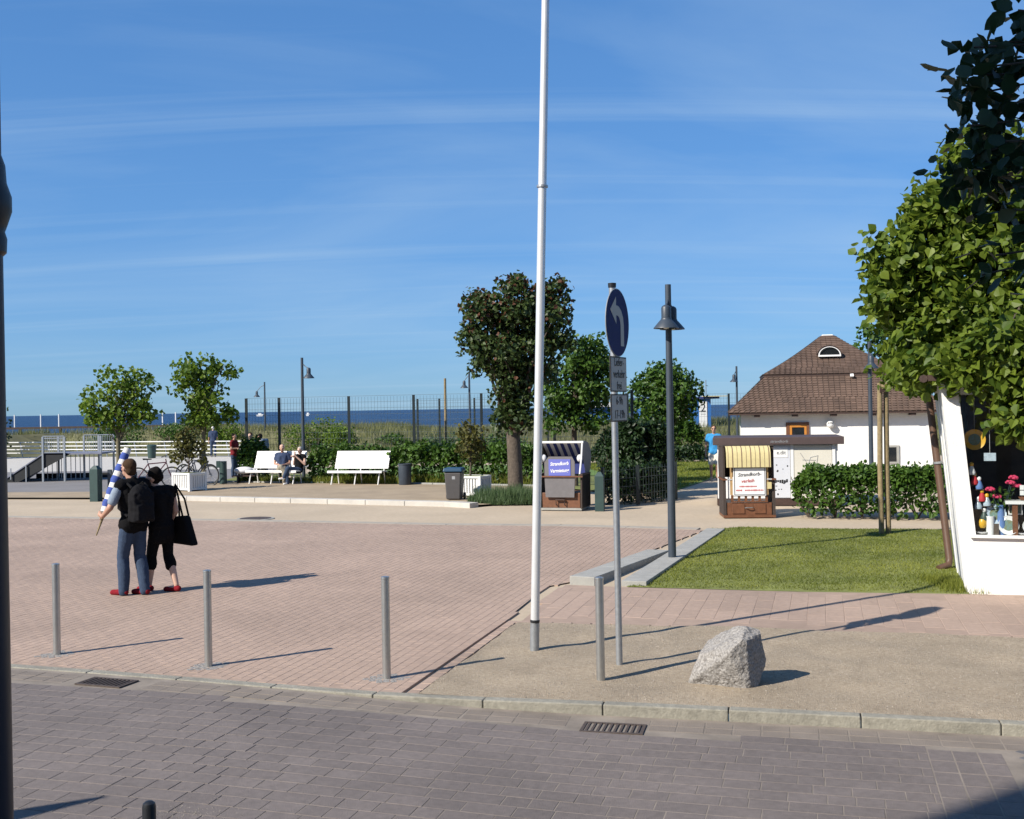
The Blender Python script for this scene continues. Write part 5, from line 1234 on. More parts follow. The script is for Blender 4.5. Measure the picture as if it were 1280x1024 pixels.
# ---------------------------------------------------------------- benches, bins, planters
def bench(loc, rz, label):
    t = thing('park_bench', label, 'bench', loc, rz, 'white slatted benches'); L_ = 1.86
    sl = MB().box((0, 0, 0), (L_, .085, .035)).mesh('seat_slat', 'whitepaint'); bl = MB().box((0, 0, 0), (L_-.02, .03, .108)).mesh('back_slat', 'whitepaint')
    for i in range(5): linked('seat_slat', sl, t, (0, -.30+i*.093, .43-.006*i))
    for i in range(5): linked('back_slat', bl, t, (.03, .15+i*.048, .54+i*.112), (R(-23), 0, 0))
    MB().box((0, -.36, .41), (L_, .03, .07)).build('front_rail', 'whitepaint', t)
    for x in (-.80, 0, .80):
        MB().tube([(x-.03, -.30, 0), (x, -.22, .40)], .022, 8).build('leg', 'whitepaint', t); MB().tube([(x, .22, 0), (x, .13, .42), (x, .40, 1.0)], .020, 8).build('back_leg', 'whitepaint', t)
    return t
bench((-7.75, 36.65, .035), R(-18), 'white slatted bench with two people sitting on it')
bench((-4.90, 35.62, .035), R(-16), 'empty white slatted bench in the sun')
t = thing('litter_bin', 'dark grey cylindrical litter bin right of the empty bench', 'bin', (-3.38, 35.0, .035)); MB().lathe([(.19, 0), (.20, .02), (.20, .62), (.215, .63), (.215, .66), (.19, .66), (.18, .1)], 24).build('drum', 'lamp', t, True); MB().lathe([(.16, .62), (.001, .63)], 20).build('liner', 'black', t)
wb = thing('wheelie_bin', 'grey wheeled bin with dark blue lid in front of the planter', 'bin', (-1.52, 29.0, .03), R(-8)); M['bingrey'] = pm('bin grey', (.075, .07, .07), .55, .1, 10); M['binblue'] = pm('bin lid blue', (.012, .055, .11), .4)
MB().box((0, 0, .37), (.36, .42, .70), None, 1, (1.22, 1.15)).build('body', 'bingrey', wb, bevel=.03)
ld = MB().box((0, 0, .78), (.52, .56, .10), None, 1, (.92, .92)).build('lid', 'binblue', wb, bevel=.03); MB().tube([(-.2, .30, .74), (.2, .30, .74)], .018, 8).build('handle', 'binblue', ld)
for s_ in (-1, 1): MB().tube([(s_*.20, .2, .09), (s_*.25, .2, .09)], .09, 16).build('wheel', 'black', wb)
MB().box((.02, -.232, .58), (.08, .01, .08)).build('badge', 'signgrey', wb)
def planter(loc, rz, label, w=.78, d=.62, h=.55):
    t = thing('planter_box', label, 'planter', loc, rz, 'white slatted planters'); MB().b2(-w/2+.03, w/2-.03, -d/2+.03, d/2-.03, .03, h-.03).build('box', 'whitepaint', t)
    for x in (-1, 1):
        for y in (-1, 1): MB().box((x*(w/2-.02), y*(d/2-.02), h/2), (.08, .08, h)).build('corner_post', 'whitepaint', t)
    for z in (.06, h-.03):
        for y in (-1, 1): MB().box((0, y*(d/2), z), (w-.12, .03, .055)).build('rail', 'whitepaint', t)
        for x in (-1, 1): MB().box((x*(w/2), 0, z), (.03, d-.12, .055)).build('rail', 'whitepaint', t)
    sl = MB().box((0, 0, 0), (.045, .014, h-.16)).mesh('slat', 'whitepaint')
    for i in range(8):
        for y in (-1, 1): linked('slat', sl, t, (-w/2+.10+i*(w-.2)/7, y*(d/2-.008), h/2))
    for i in range(6):
        for x in (-1, 1): linked('slat', sl, t, (x*(w/2-.008), -d/2+.10+i*(d-.2)/5, h/2), (0, 0, R(90)))
    MB().b2(-w/2+.05, w/2-.05, -d/2+.05, d/2-.05, h-.05, h-.01).build('soil', 'soil', t)
    return t
planter((-9.83, 34.0, .035), R(-35), 'white slatted planter box behind the walking couple')
planter((-1.10, 30.1, .035), R(-25), 'white planter box partly hidden by the wheeled bin')
def potshrub(label, loc, H_, lob, mat):
    return tree('planter_shrub', label, loc, [(0, 0, -.15, .03), (.02, 0, H_*.35, .022), (-.02, 0, H_*.6, .015)], lob, .10, mat, .11, 12, 'bark', 22, 'shrubs in planters', 'shrub', spread=H_*.4)
potshrub('reddish brown shrub growing from the left white planter', (-9.85, 34.0, .58), 1.2, [((-.05, 0, .85), (.38, .35, .32), 20), ((-.25, 0, .55), (.3, .3, .3), 14), ((.3, 0, .6), (.28, .3, .3), 12), ((.05, 0, 1.15), (.3, .3, .22), 10)], 'leaf_s')
potshrub('olive coloured shrub growing above the wheeled bin', (-1.15, 30.1, .58), 1.5, [((0, 0, .7), (.34, .3, .35), 16), ((-.05, 0, 1.15), (.30, .3, .35), 14), ((.2, 0, 1.0), (.3, .3, .35), 12)], 'leaf_s')
MBp = thing('wooden_pole', 'thin tall wooden pole sticking up behind the shrub row', 'pole', (-2.22, 37.2, 0)); MB().tube([(0, 0, 0), (.01, 0, 3.4)], [.045, .04], 10).build('pole', 'stake', MBp)

# ---------------------------------------------------------------- wire fence
def fence(pts, Hf, label, posts, group='wire mesh fences'):
    t = thing('wire_fence', label, 'fence', (pts[0][0], pts[0][1], 0), 0, group); o0 = Vector((*pts[0], 0))
    for x, y in posts: MB().box((x-o0.x, y-o0.y, Hf/2), (.085, .085, Hf)).build('post', 'fence', t)
    for (x0, y0), (x1, y1) in zip(pts, pts[1:]):
        d = Vector((x1-x0, y1-y0, 0)); L_ = d.length; a = math.atan2(d.y, d.x); c_ = Vector(((x0+x1)/2, (y0+y1)/2, 0))-o0
        m = MB(); n_ = int(L_/.12)
        for i in range(n_+1): m.box((c_.x+(i/n_-.5)*d.x, c_.y+(i/n_-.5)*d.y, Hf/2+.02), (.006, .006, Hf-.1))
        for i in range(int(Hf/.2)+1): m.box((c_.x, c_.y, .06+i*.2), (L_, .008, .008), (0, 0, a))
        w_ = m.build('wire_mesh', 'wire', t); w_['kind'] = 'stuff'
    return t
fy = lambda x: 39-.42*(x+9.25)
PX = [-9.25, -8.0, -5.45, -3.2, -.97, 1.3, 3.6]
fence([(x, fy(x)) for x in (-9.25, -3.2, 3.6)], 2.86, 'tall dark wire fence behind the benches and shrubs', [(x, fy(x)) for x in PX])
fy2 = lambda x: 51-.12*(x+4.3)
fence([(-4.6, fy2(-4.6)), (5, fy2(5)), (11.5, fy2(11.5))], 2.86, 'far wire fence on the dune side of the lawn', [(x, fy2(x)) for x in (-4.3, -3.3, -1.7, 1.6, 4.8, 9.55, 11.5)])
fence([(4.2, 29.9), (4.0, 33.2), (3.6, 33.6)], 1.15, 'low wire fence along the left side of the lawn path', [(4.2, 29.9), (4.12, 31.2), (4.0, 33.2)])
fence([(2.1, 26.3), (3.0, 27.0), (4.1, 28.3)], .95, 'low wire fence beside the blue beach chair', [(2.1, 26.3), (3.0, 27.0), (4.1, 28.3)])
t = thing('dark_post', 'tall dark post behind the text plates of the traffic sign', 'post', (3.75, 36.5, 0)); MB().box((0, 0, 1.4), (.10, .10, 2.8)).build('post', 'fence', t)
# white promenade railing
rl = thing('promenade_railing', 'white four rail railing along the far promenade', 'railing', (-30.5, 65.8, 0)); d = Vector((17.0, -6.2, 0)); L_ = d.length; a = math.atan2(d.y, d.x)
for z in (.22, .42, .62, .84): MB().box((d.x/2, d.y/2, z), (L_, .05, .05), (0, 0, a)).build('rail', 'railwhite', rl)
for i in range(10): MB().tube([(d.x*i/9+.12, d.y*i/9, 0), (d.x*i/9-.02, d.y*i/9, .86)], .028, 6).build('post', 'galv', rl)
t = thing('green_bin', 'green litter bin in front of the white railing', 'bin', (-19.4, 60.2, 0)); MB().lathe([(.20, 0), (.24, .6), (.26, .61), (.26, .67), (.2, .72), (.001, .73)], 16).build('bin', 'darkgreen', t, True)
# skate ramp with cage
rp = thing('skate_ramp', 'grey skate ramp with raised platform and barred cage at far left', 'ramp', (-16.9, 40.3, 0), R(0)); M['ply'] = pm('grey ramp deck', (.20, .21, .27), .5, .15, 3); M['rampdark'] = pm('dark ramp side', (.018, .02, .022), .8, .2, 5)
MB().prism_y([(-1.55, 0), (0, 1.0), (1.0, 1.0), (-.9, 0)], 0, .06).build('side_sheet', 'rampdark', rp)
MB().prism_y([(-1.62, -.02), (-1.55, -.02), (.02, .985), (.02, 1.03)], -.03, 2.4).build('ramp_deck', 'ply', rp)
MB().b2(.02, 2.1, 0, 1.5, .96, 1.02).build('platform', 'ply', rp)
for x, y in ((0, 0), (.78, 0), (.0, 1.4), (.95, 1.4), (1.5, 1.4), (2.05, 1.4), (2.05, .1)): MB().box((x, y-.02, .8), (.06, .06, 1.62)).build('upright', 'galv', rp)
for x in (-1.15, -.6): MB().box((x, -.05, .3), (.035, .03, .62 if x > -1 else .4)).build('stanchion', 'galv', rp)
bar = MB().box((0, 0, 0), (.012, .012, .62)).mesh('cage_bar', 'galv')
for i in range(11): linked('cage_bar', bar, rp, (.05+i*.066, -.02, 1.33))
for i in range(17): linked('cage_bar', bar, rp, (.98+i*.066, 1.38, 1.33))
for a_ in ((0, .78, -.02, 1.63), (0, .78, -.02, 1.55), (.95, 2.05, 1.38, 1.63), (0, .78, -.02, 1.04)): MB().tube([(a_[0], a_[2], a_[3]), (a_[1], a_[2], a_[3])], .018, 6).build('cage_rail', 'galv', rp)
lb = MB().box((0, 0, 0), (.02, .02, .95)).mesh('lower_bar', 'galv')
for i in range(12): linked('lower_bar', lb, rp, (-.35+i*.16, .8+.03*i, .48), None or (0, 0, 0))
MB().b2(-1.2, 2.6, 2.2, 2.3, 0, .18).build('base_beam', 'rampdark', rp)
# pier with white posts
pi_ = thing('pier', 'dark jetty with white posts in front of the sea at far left', 'pier', (-62, 112, 0)); MB().b2(0, 34, -1, 1, 1.05, 1.25).build('deck', 'dwood', pi_)
for i in range(9): MB().tube([(1.2+i*4, -.9, -2), (1.2+i*4, -.9, 1.1)], .15, 6).build('pile', 'dwood', pi_)
for x in (12.6, 15.2, 17.0, 27.3, 28.6, 9.5): MB().tube([(x, -.8, 1.25), (x, -.8, 2.5)], .07, 6).build('white_post', 'whitepaint', pi_)
# blue beach kiosk
bk = thing('beach_kiosk', 'blue beach kiosk with white panel numbered two beyond the lawn', 'kiosk', (9.6, 60, 1.15)); M['kblue'] = pm('kiosk blue', (.035, .16, .45), .5, .05, 4)
MB().b2(-2.6, 1.05, 0, 2.5, -.4, 1.55).build('wall', 'kblue', bk); MB().b2(-2.9, 1.5, -.12, 2.7, 1.552, 1.66).build('roof', 'navy', bk); MB().b2(.6, 1.9, -.5, .2, 1.665, 1.70).build('awning_edge', 'stripe_y', bk)
for x0, x1 in ((-.85, -.28), (.42, .85)):
    p_ = MB().b2(x0, x1, -.03, -.003, -.2, 1.4).build('panel', 'whitepaint', bk)
text('number', '2', .62, 'ink', p_, (.635, -.036, 1.05)); MB().b2(.5, .77, -.034, -.031, .72, .75).build('print', 'signgrey', p_)
MB().b2(-3, 2, -1.2, 0, -.45, -.28).build('deck', 'concrete', bk)
t = thing('beach_hut', 'low white roofed hut seen between the sign plates and trees', 'hut', (4.3, 62, 1.0)); MB().b2(-1.6, 1.6, 0, 2, -.4, 1.35).build('wall', 'kblue', t); MB().b2(-1.7, 1.8, -.3, 2.2, 1.352, 1.62).build('roof', 'whitepaint', t)
t = thing('flag_mast', 'thin distant mast right of the blue kiosk', 'mast', (11.1, 64, .8)); MB().tube([(0, 0, 0), (0, 0, 3.0)], .025, 6).build('mast', 'galv', t)
for x, y, l, lab in ((-150, 900, 6, 'small white boat on the sea left of the tall lamp'), (-108, 800, 3, 'tiny white sailing boat on the sea by the fence post')):
    t = thing('boat', lab, 'boat', (x*1.35, y, -1.0)); MB().prism_y([(-l/2, 1.2), (-l/2+.6, 0), (l/2-1, 0), (l/2, 1.6)], -1, 1).build('hull', 'whitepaint', t); MB().b2(-l/4, l/5, -.8, .8, 1.2, 2.4).build('cabin', 'whitepaint', t)

# ---------------------------------------------------------------- bicycles
M['rubber'] = pm('tyre rubber', (.015, .015, .015), .8); M['bikepaint'] = pm('bicycle dark paint', (.03, .035, .05), .3); M['bikered'] = pm('bicycle dark red paint', (.09, .02, .03), .3)
def ring(m, c, r, rr, n=28, k=6):
    m.tube([(c[0]+r*math.cos(2*math.pi*i/n), c[1], c[2]+r*math.sin(2*math.pi*i/n)) for i in range(n+1)], rr, k, False)
def bicycle(loc, rz, label, paint):
    t = thing('bicycle', label, 'bicycle', loc, rz, 'parked bicycles')
    for x in (-.52, .52):
        m = MB(); ring(m, (x, 0, .34), .325, .018); w = m.build('wheel', 'rubber', t, True)
        m = MB(); ring(m, (x, 0, .34), .30, .009)
        for i in range(12): a_ = math.pi*2*i/12; m.tube([(x, 0, .34), (x+.30*math.cos(a_), 0, .34+.30*math.sin(a_))], .0025, 4, False)
        m.build('rim', 'steel', w); MB().tube([(x, -.05, .34), (x, .05, .34)], .022, 8).build('hub', 'steel', w)
    m = MB(); bb_ = (-.06, 0, .30); hd = (.36, 0, .82); st_ = (-.20, 0, .78)
    for p, q in ((bb_, hd), (bb_, st_), (st_, hd), (st_, (-.52, 0, .34)), (bb_, (-.52, 0, .34)), (hd, (.34, 0, .93))): m.tube([p, q], .018, 8)
    m.build('frame', paint, t, True)
    MB().tube([(.36, 0, .80), (.44, 0, .52), (.52, 0, .34)], .016, 8).build('fork', paint, t)
    MB().tube([(-.20, 0, .78), (-.235, 0, .93)], .014, 8).build('seat_post', 'steel', t); MB().add(*(lambda: ([(-.36, -.09, .96), (-.36, .09, .96), (-.22, .06, .95), (-.08, .015, .94), (-.08, -.015, .94), (-.22, -.06, .95), (-.35, -.08, .91), (-.35, .08, .91), (-.10, 0, .91)], [(0, 5, 4, 3, 2, 1), (0, 1, 7, 6), (1, 2, 3, 8, 7), (0, 6, 8, 4, 5), (3, 4, 8), (6, 7, 8)]))()).build('saddle', 'black', t)
    MB().tube([(.24, -.29, 1.0), (.34, -.20, 1.03), (.35, 0, .99), (.34, .20, 1.03), (.24, .29, 1.0)], .013, 8).build('handlebar', 'black', t)
    ck = MB().tube([(-.06, -.05, .30), (-.06, .05, .30)], .09, 18).build('chainring', 'steel', t); MB().box((-.02, -.10, .16), (.09, .08, .02)).build('pedal', 'black', ck); MB().box((-.10, .10, .44), (.09, .08, .02)).build('pedal', 'black', ck)
    return t
bicycle((-10.25, 36.55, 0), R(-28), 'dark bicycle leaning behind the young tree trunk', 'bikepaint')
bicycle((-10.55, 37.4, 0), R(-20), 'second dark bicycle parked just behind the first', 'bikepaint')
bicycle((-11.45, 35.8, 0), R(12), 'dark red bicycle left of the white planter box', 'bikered')
t = thing('beach_bag', 'pale bag lying on a low rack near the red shirted person', 'bag', (-8.95, 37.3, .42)); MB().ell((0, 0, .02), (.34, .22, .13), 16, 10).ell((.25, .05, .0), (.2, .16, .1)).build('bag', 'whitecloth', t, True)
t = thing('low_rack', 'low dark rack beside the post holding a pale bag', 'rack', (-8.95, 37.3, 0)); MB().box((0, 0, .27), (.75, .3, .04)).build('top', 'dwood', t); MB().box((-.2, 0, .12), (.05, .25, .26)).build('leg', 'black', t); MB().box((.2, 0, .12), (.05, .25, .26)).build('leg', 'black', t)
# ---------------------------------------------------------------- people
M['skin'] = pm('skin', (.46, .26, .18), .55, .06, 30); M['skin2'] = pm('pale skin', (.58, .37, .28), .55, .06, 30)
for k, c in dict(jeans=(.05, .074, .125), blackcloth=(.006, .006, .007), darkgrey=(.011, .011, .013), redshoe=(.22, .014, .022), hairblack=(.008, .006, .006), hairbrown=(.06, .035, .02), hairgrey=(.45, .43, .40), tblue=(.05, .28, .58), khaki=(.34, .30, .23), shorts=(.66, .62, .54), tnavy=(.05, .07, .13), tred=(.17, .02, .025), shoe=(.35, .30, .25), tgrey=(.24, .29, .36), white_c=(.72, .72, .70)).items():
    M[k] = pm(k, c, .9, .12, 25, .25, 90, spec=.12)
def remesh(mb, name, mat, parent, voxel, smooth=4, wr=0):
    me = mb.mesh('tmp', None); o = bpy.data.objects.new('tmp', me); C.objects.link(o)
    r = o.modifiers.new('r', 'REMESH'); r.mode = 'VOXEL'; r.voxel_size = voxel
    s = o.modifiers.new('s', 'SMOOTH'); s.factor = .5; s.iterations = smooth
    nm = bpy.data.meshes.new_from_object(o.evaluated_get(bpy.context.evaluated_depsgraph_get())); bpy.data.objects.remove(o)
    nm.materials.clear(); nm.materials.append(M[mat])
    if wr:                                   # folds of the cloth
        sd = random.uniform(0, 50)
        for v in nm.vertices:
            c_ = v.co; f = mnoise.noise((c_.x*9+sd, c_.y*9, c_.z*7+c_.x*12))+.5*mnoise.noise((c_.x*22, c_.y*22+sd, c_.z*30-c_.y*14)); v.co = c_+v.normal*wr*f
    nm.polygons.foreach_set('use_smooth', [True]*len(nm.polygons)); nm.name = name
    return obj(name, nm, parent)
def cap(m, p, q, r0, r1, n=12):
    p, q = Vector(p), Vector(q); d = (q-p); L_ = max(d.length, 1e-4); d /= L_
    pts = []; rs = []
    for a in (80, 55, 30): pts.append(p-d*r0*math.sin(R(a))); rs.append(r0*math.cos(R(a)))
    pts.append(p); rs.append(r0); pts.append(q); rs.append(r1)
    for a in (30, 55, 80): pts.append(q+d*r1*math.sin(R(a))); rs.append(r1*math.cos(R(a)))
    m.tube(pts, rs, n)
def person(label, loc, yaw, H_, pose, wear, voxel=.016, skin='skin', group=None):
    """local frame: facing +Y, right hand +X. pose overrides joints given for a 1.75 m figure."""
    t = thing('person', label, 'person', loc, yaw, group); S = H_/1.75
    J = dict(pel=(0, 0, .93), chest=(0, 0, 1.28), neck=(0, .0, 1.48), head=(0, .02, 1.63), shl=(-.185, 0, 1.415), shr=(.185, 0, 1.415), ell=(-.23, -.03, 1.13), elr=(.23, -.03, 1.13), wrl=(-.24, .06, .88), wrr=(.24, .06, .88),
             hil=(-.09, 0, .90), hir=(.09, 0, .90), knl=(-.10, .03, .49), knr=(.10, .03, .49), anl=(-.10, -.02, .09), anr=(.10, -.02, .09), tol=(-.12, .16, .035), tor=(.12, .16, .035), hdl=(0, .03, -1), hdr=(0, .03, -1), face=(0, 1, 0))
    J.update(pose); J = {k: Vector(v)*(S if k not in ('hdl', 'hdr', 'face') else 1) for k, v in J.items()}
    fd = J['face'].normalized(); fx = fd.cross(Vector((0, 0, 1))).normalized(); hc = J['head']
    b = MB()
    def torso(m, g=0):
        cap(m, J['pel']-Vector((.05*S, 0, 0)), J['pel']+Vector((.05*S, 0, 0)), .115*S+g, .115*S+g)
        mid = (J['pel']+J['chest'])/2; cap(m, J['pel']+Vector((-.035*S, 0, .03*S)), mid+Vector((-.04*S, 0, 0)), .105*S+g, .10*S+g); cap(m, J['pel']+Vector((.035*S, 0, .03*S)), mid+Vector((.04*S, 0, 0)), .105*S+g, .10*S+g)
        for s_ in (-1, 1): cap(m, mid+Vector((s_*.045*S, 0, 0)), J['chest']+Vector((s_*.075*S, 0, .04*S)), .10*S+g, .105*S+g)
        cap(m, J['shl'].lerp(J['shr'], .08), J['shl'].lerp(J['shr'], .92), .062*S+g, .062*S+g); cap(m, J['chest']+Vector((0, 0, .08*S)), J['neck']-Vector((0, 0, .02*S)), .10*S+g, .06*S+g*.3)
    torso(b)
    cap(b, J['neck']-Vector((0, 0, .04*S)), hc-Vector((0, 0, .06*S)), .056*S, .052*S)
    b.ell(hc+Vector((0, 0, .02*S)), (.076*S, .092*S, .10*S), 18, 12); b.ell(hc+fd*.025*S-Vector((0, 0, .05*S)), (.055*S, .062*S, .06*S))
    cap(b, hc+fd*.085*S+Vector((0, 0, .01*S)), hc+fd*.108*S-Vector((0, 0, .022*S)), .012*S, .016*S, 8)
    for s_ in (-1, 1): b.ell(hc+fx*s_*.078*S-fd*.005*S, (.014*S, .02*S, .03*S), 8, 6)
    for sd in 'lr':
        cap(b, J['sh'+sd], J['el'+sd], .052*S, .042*S); cap(b, J['el'+sd], J['wr'+sd], .042*S, .028*S)
        hd = J['hd'+sd].normalized(); w = J['wr'+sd]; sx = -1 if sd == 'l' else 1
        side = hd.cross(Vector((sx, .01, 0))); side = side.normalized() if side.length > .01 else Vector((0, 1, 0))
        cap(b, w+hd*.02*S, w+hd*.075*S, .026*S, .034*S)
        for k, (o_, ln) in enumerate(((-.028, .062), (-.010, .075), (.010, .070), (.027, .055))):
            base = w+hd*.085*S+side*o_*S; kn = base+hd*ln*.6*S; tip = kn+(hd*.6-Vector((sx*.7, 0, 0))).normalized()*ln*.45*S
            cap(b, base, kn, .0095*S, .0088*S, 8); cap(b, kn, tip, .0088*S, .0075*S, 8)
        th = w+hd*.03*S-side*.025*S; cap(b, th, th+(hd*.7-side*.7).normalized()*.06*S, .012*S, .009*S, 8)
        cap(b, J['hi'+sd], J['kn'+sd], .088*S, .058*S); cap(b, J['kn'+sd], J['kn'+sd].lerp(J['an'+sd], .35)-Vector((0, .012*S, 0)), .056*S, .056*S); cap(b, J['kn'+sd].lerp(J['an'+sd], .35)-Vector((0, .012*S, 0)), J['an'+sd], .056*S, .036*S)
        cap(b, J['an'+sd]-Vector((0, .0, .04*S)), J['to'+sd], .038*S, .03*S)
    body = remesh(b, 'body', skin, t, voxel*.62, 3)
    w = wear
    if 'top' in w:
        m = MB(); torso(m, .022*S); f = w.get('sleeve', .6)
        for sd in 'lr': cap(m, J['sh'+sd], J['sh'+sd].lerp(J['el'+sd], f), .066*S, .062*S)
        if w.get('hem'): 
            for s_ in (-1, 1): cap(m, J['pel']+Vector((s_*.05*S, 0, 0)), J['pel']+Vector((s_*.06*S, 0, -w['hem']*S)), .125*S, .135*S)
        remesh(m, w.get('topname', 'shirt'), w['top'], t, voxel, 3, .012)
    if 'legs' in w:
        m = MB(); f = w.get('leglen', 1.0); fl = w.get('flare', 0)
        cap(m, J['pel']-Vector((.05*S, 0, 0)), J['pel']+Vector((.05*S, 0, 0)), .126*S, .126*S)
        for sd in 'lr':
            k_, a_, h_ = J['kn'+sd], J['an'+sd], J['hi'+sd]
            if f <= .5: cap(m, h_, h_.lerp(k_, f*2), .104*S, .095*S)
            else:
                cap(m, h_, k_, .098*S, .076*S); e_ = k_.lerp(a_-Vector((0, 0, .04*S)), (f-.5)*2); cf = k_.lerp(e_, .4 if f > .9 else .8)-Vector((0, .014*S, 0)); cap(m, k_, cf, .076*S, .078*S); cap(m, cf, e_, .078*S, (.062+fl)*S)
        remesh(m, w.get('legname', 'trousers'), w['legs'], t, voxel, 3, .007)
    if 'shoes' in w:
        for sd in 'lr':
            m = MB(); a_, o_ = J['an'+sd], J['to'+sd]; d = (o_-a_); d.z = 0; d = d.normalized()
            cap(m, Vector((a_.x, a_.y, o_.z+.012*S))-d*.03*S, o_+d*.015*S-Vector((0, 0, .006*S)), .044*S, .037*S); cap(m, Vector((a_.x, a_.y, o_.z+.03*S)), Vector((a_.x, a_.y, a_.z-.01*S)), .044*S, .046*S if w.get('boot') else .03*S)
            m.b2(0, 0, 0, 0, 0, 0) if False else None
            remesh(m, 'shoe', w['shoes'], t, voxel*.7)
    if 'hair' in w:
        m = MB(); up = Vector((0, 0, .045*S)); m.ell(hc+up-fd*.022*S, (.086*S, .098*S, .088*S), 18, 12); m.ell(hc-fd*.048*S-Vector((0, 0, .02*S)), (.074*S, .062*S, (.075+w.get('hairlen', 0))*S), 14, 10)
        if w.get('bun'):
            m.ell(hc-fd*.05*S+Vector((0, 0, .05*S)), (.105*S, .105*S, .095*S), 16, 10); m.ell(hc-fd*.11*S+Vector((0, 0, -.02*S)), (.07*S, .06*S, .07*S), 12, 8)
        remesh(m, 'hair', w['hair'], body, voxel*.8, 2, .014 if w.get('bun') else .007)
    if w.get('glasses'):
        m = MB()
        for s_ in (-1, 1): m.ell(hc+fx*s_*.034*S+fd*.092*S+Vector((0, 0, .022*S)), (.026*S, .012*S, .018*S), 10, 6)
        m.tube([hc+fx*.078*S+Vector((0, 0, .025*S)), hc+fx*.06*S+fd*.085*S+Vector((0, 0, .025*S)), hc-fx*.06*S+fd*.085*S+Vector((0, 0, .025*S)), hc-fx*.078*S+Vector((0, 0, .025*S))], .004*S, 5); m.build('sunglasses', 'black', body)
    else:
        for s_ in (-1, 1): MB().ell(hc+fx*s_*.032*S+fd*.083*S+Vector((0, 0, .022*S)), (.012*S, .008*S, .008*S), 8, 6).build('eye', 'white_c', body, True)
    return t, J, S
# walking couple
man, JM, SM = person('man in jeans and black rucksack carrying a striped folded windbreak', (-5.0, 14.72, 0), R(50), 1.80,
    dict(head=(-.03, .05, 1.62), ell=(-.31, .02, 1.14), wrl=(-.31, .20, 1.02), elr=(.22, .08, 1.15), wrr=(.22, .28, 1.0), hdl=(.1, .9, .3), hil=(-.085, 0, .90), hir=(.085, 0, .90), knl=(-.095, .10, .49), anl=(-.10, .09, .09), tol=(-.14, .26, .035), knr=(.095, .02, .50), anr=(.10, -.08, .09), tor=(.06, .09, .035), face=(-.2, 1, .05)),
    dict(top='blackcloth', sleeve=.3, hem=.02, legs='jeans', leglen=1.0, flare=.004, shoes='redshoe', hair='hairbrown'), .014)
rk = thing('rucksack', 'black rucksack on the back of the man in jeans', 'rucksack', man.location, R(50)); m = MB()
m.ell((0, -.19, 1.24), (.175, .11, .24), 18, 12); m.ell((0, -.25, 1.08), (.15, .07, .12)); m.b2(-.15, .15, -.27, -.10, .98, 1.36); m.b2(-.12, .12, -.31, -.2, 1.0, 1.2); remesh(m, 'pack', 'darkgrey', rk, .014, 6, .014)
for s_ in (-1, 1): MB().tube([(s_*.11, -.16, 1.42), (s_*.13, -.02, 1.51), (s_*.13, .12, 1.40), (s_*.15, .10, 1.15), (s_*.15, -.12, 1.05)], .018, 8).build('strap', 'darkgrey', rk, True)
MB().tube([(-.03, -.2, 1.46), (0, -.24, 1.50), (.03, -.2, 1.46)], .009, 6).build('loop', 'blackcloth', rk)
# undershirt sleeve shows light blue on the left arm
m = MB(); cap(m, JM['shl'].lerp(JM['ell'], .25), JM['shl'].lerp(JM['ell'], .75), .068, .066); remesh(m, 'sleeve', 'tgrey', man, .014)
wb_ = thing('folded_windbreak', 'folded blue and white striped windbreak with wooden point held by the man', 'windbreak', man.location, R(50))
p0, p1 = Vector((-.36, .30, .80)), Vector((.08, .24, 1.93)); ax = p1-p0
MB().tube([p0, p0+ax*.30], [.008, .022], 10).build('wooden_point', 'stake', wb_, True)
segs = 11
for i in range(segs):
    a, b = .26+.74*i/segs, .26+.74*(i+1)/segs; r0 = .035+.03*math.sin(math.pi*min(1, a*.9)); r1 = .035+.03*math.sin(math.pi*min(1, b*.9)); 
    mt = 'navyb' if i % 2 else 'white_c'
    if 'navyb' not in M: M['navyb'] = pm('windbreak blue', (.04, .08, .32), .85, .1, 20)
    MB().tube([p0+ax*a, p0+ax*((a+b)/2)+Vector((.006*(-1)**i, 0, 0)), p0+ax*b], [r0, (r0+r1)/2+.004, r1], 12).build('cloth_band', mt, wb_, True)
woman, JW, SW = person('woman in black with red shoes leaning towards the man', (-4.72, 15.0, 0), R(56), 1.66,
    dict(head=(-.10, .06, 1.60), neck=(-.03, .02, 1.46), ell=(-.26, .04, 1.13), wrl=(-.22, .16, .90), elr=(.22, -.04, 1.12), wrr=(.20, .08, .90), knl=(-.09, .12, .50), anl=(-.10, .16, .09), tol=(-.13, .33, .035), knr=(.09, -.02, .50), anr=(.08, -.20, .10), tor=(.04, -.04, .035), face=(-.6, .8, -.45)),
    dict(top='blackcloth', topname='blouse', sleeve=.25, hem=.14, legs='blackcloth', leglen=.66, flare=.015, shoes='redshoe', hair='hairblack', bun=True, hairlen=.01), .014, 'skin2')
bg_ = thing('tote_bag', 'large black tote bag hanging from the shoulder of the woman', 'bag', woman.location, R(56)); m = MB()
bagp = [(.22, -.30, .55), (.22, .22, .55)]
vs = []
for (x, y, z) in ((.20, -.36, .60), (.20, .14, .62), (.20, .04, .98), (.20, -.20, 1.00)): vs.append((x, y, z))
vs += [(x+.13, y, z) for x, y, z in vs]
MB().add(vs, [(0, 3, 2, 1), (4, 5, 6, 7), (0, 1, 5, 4), (1, 2, 6, 5), (2, 3, 7, 6), (3, 0, 4, 7)]).build('bag_body', 'blackcloth', bg_, bevel=.03)
for dx in (.215, .315): MB().tube([(dx, -.17, .99), (dx-.03, -.13, 1.22), (.20, -.05, 1.42), (dx-.03, -.01, 1.22), (dx, .02, .98)], .013, 8).build('handle', 'blackcloth', bg_, True)
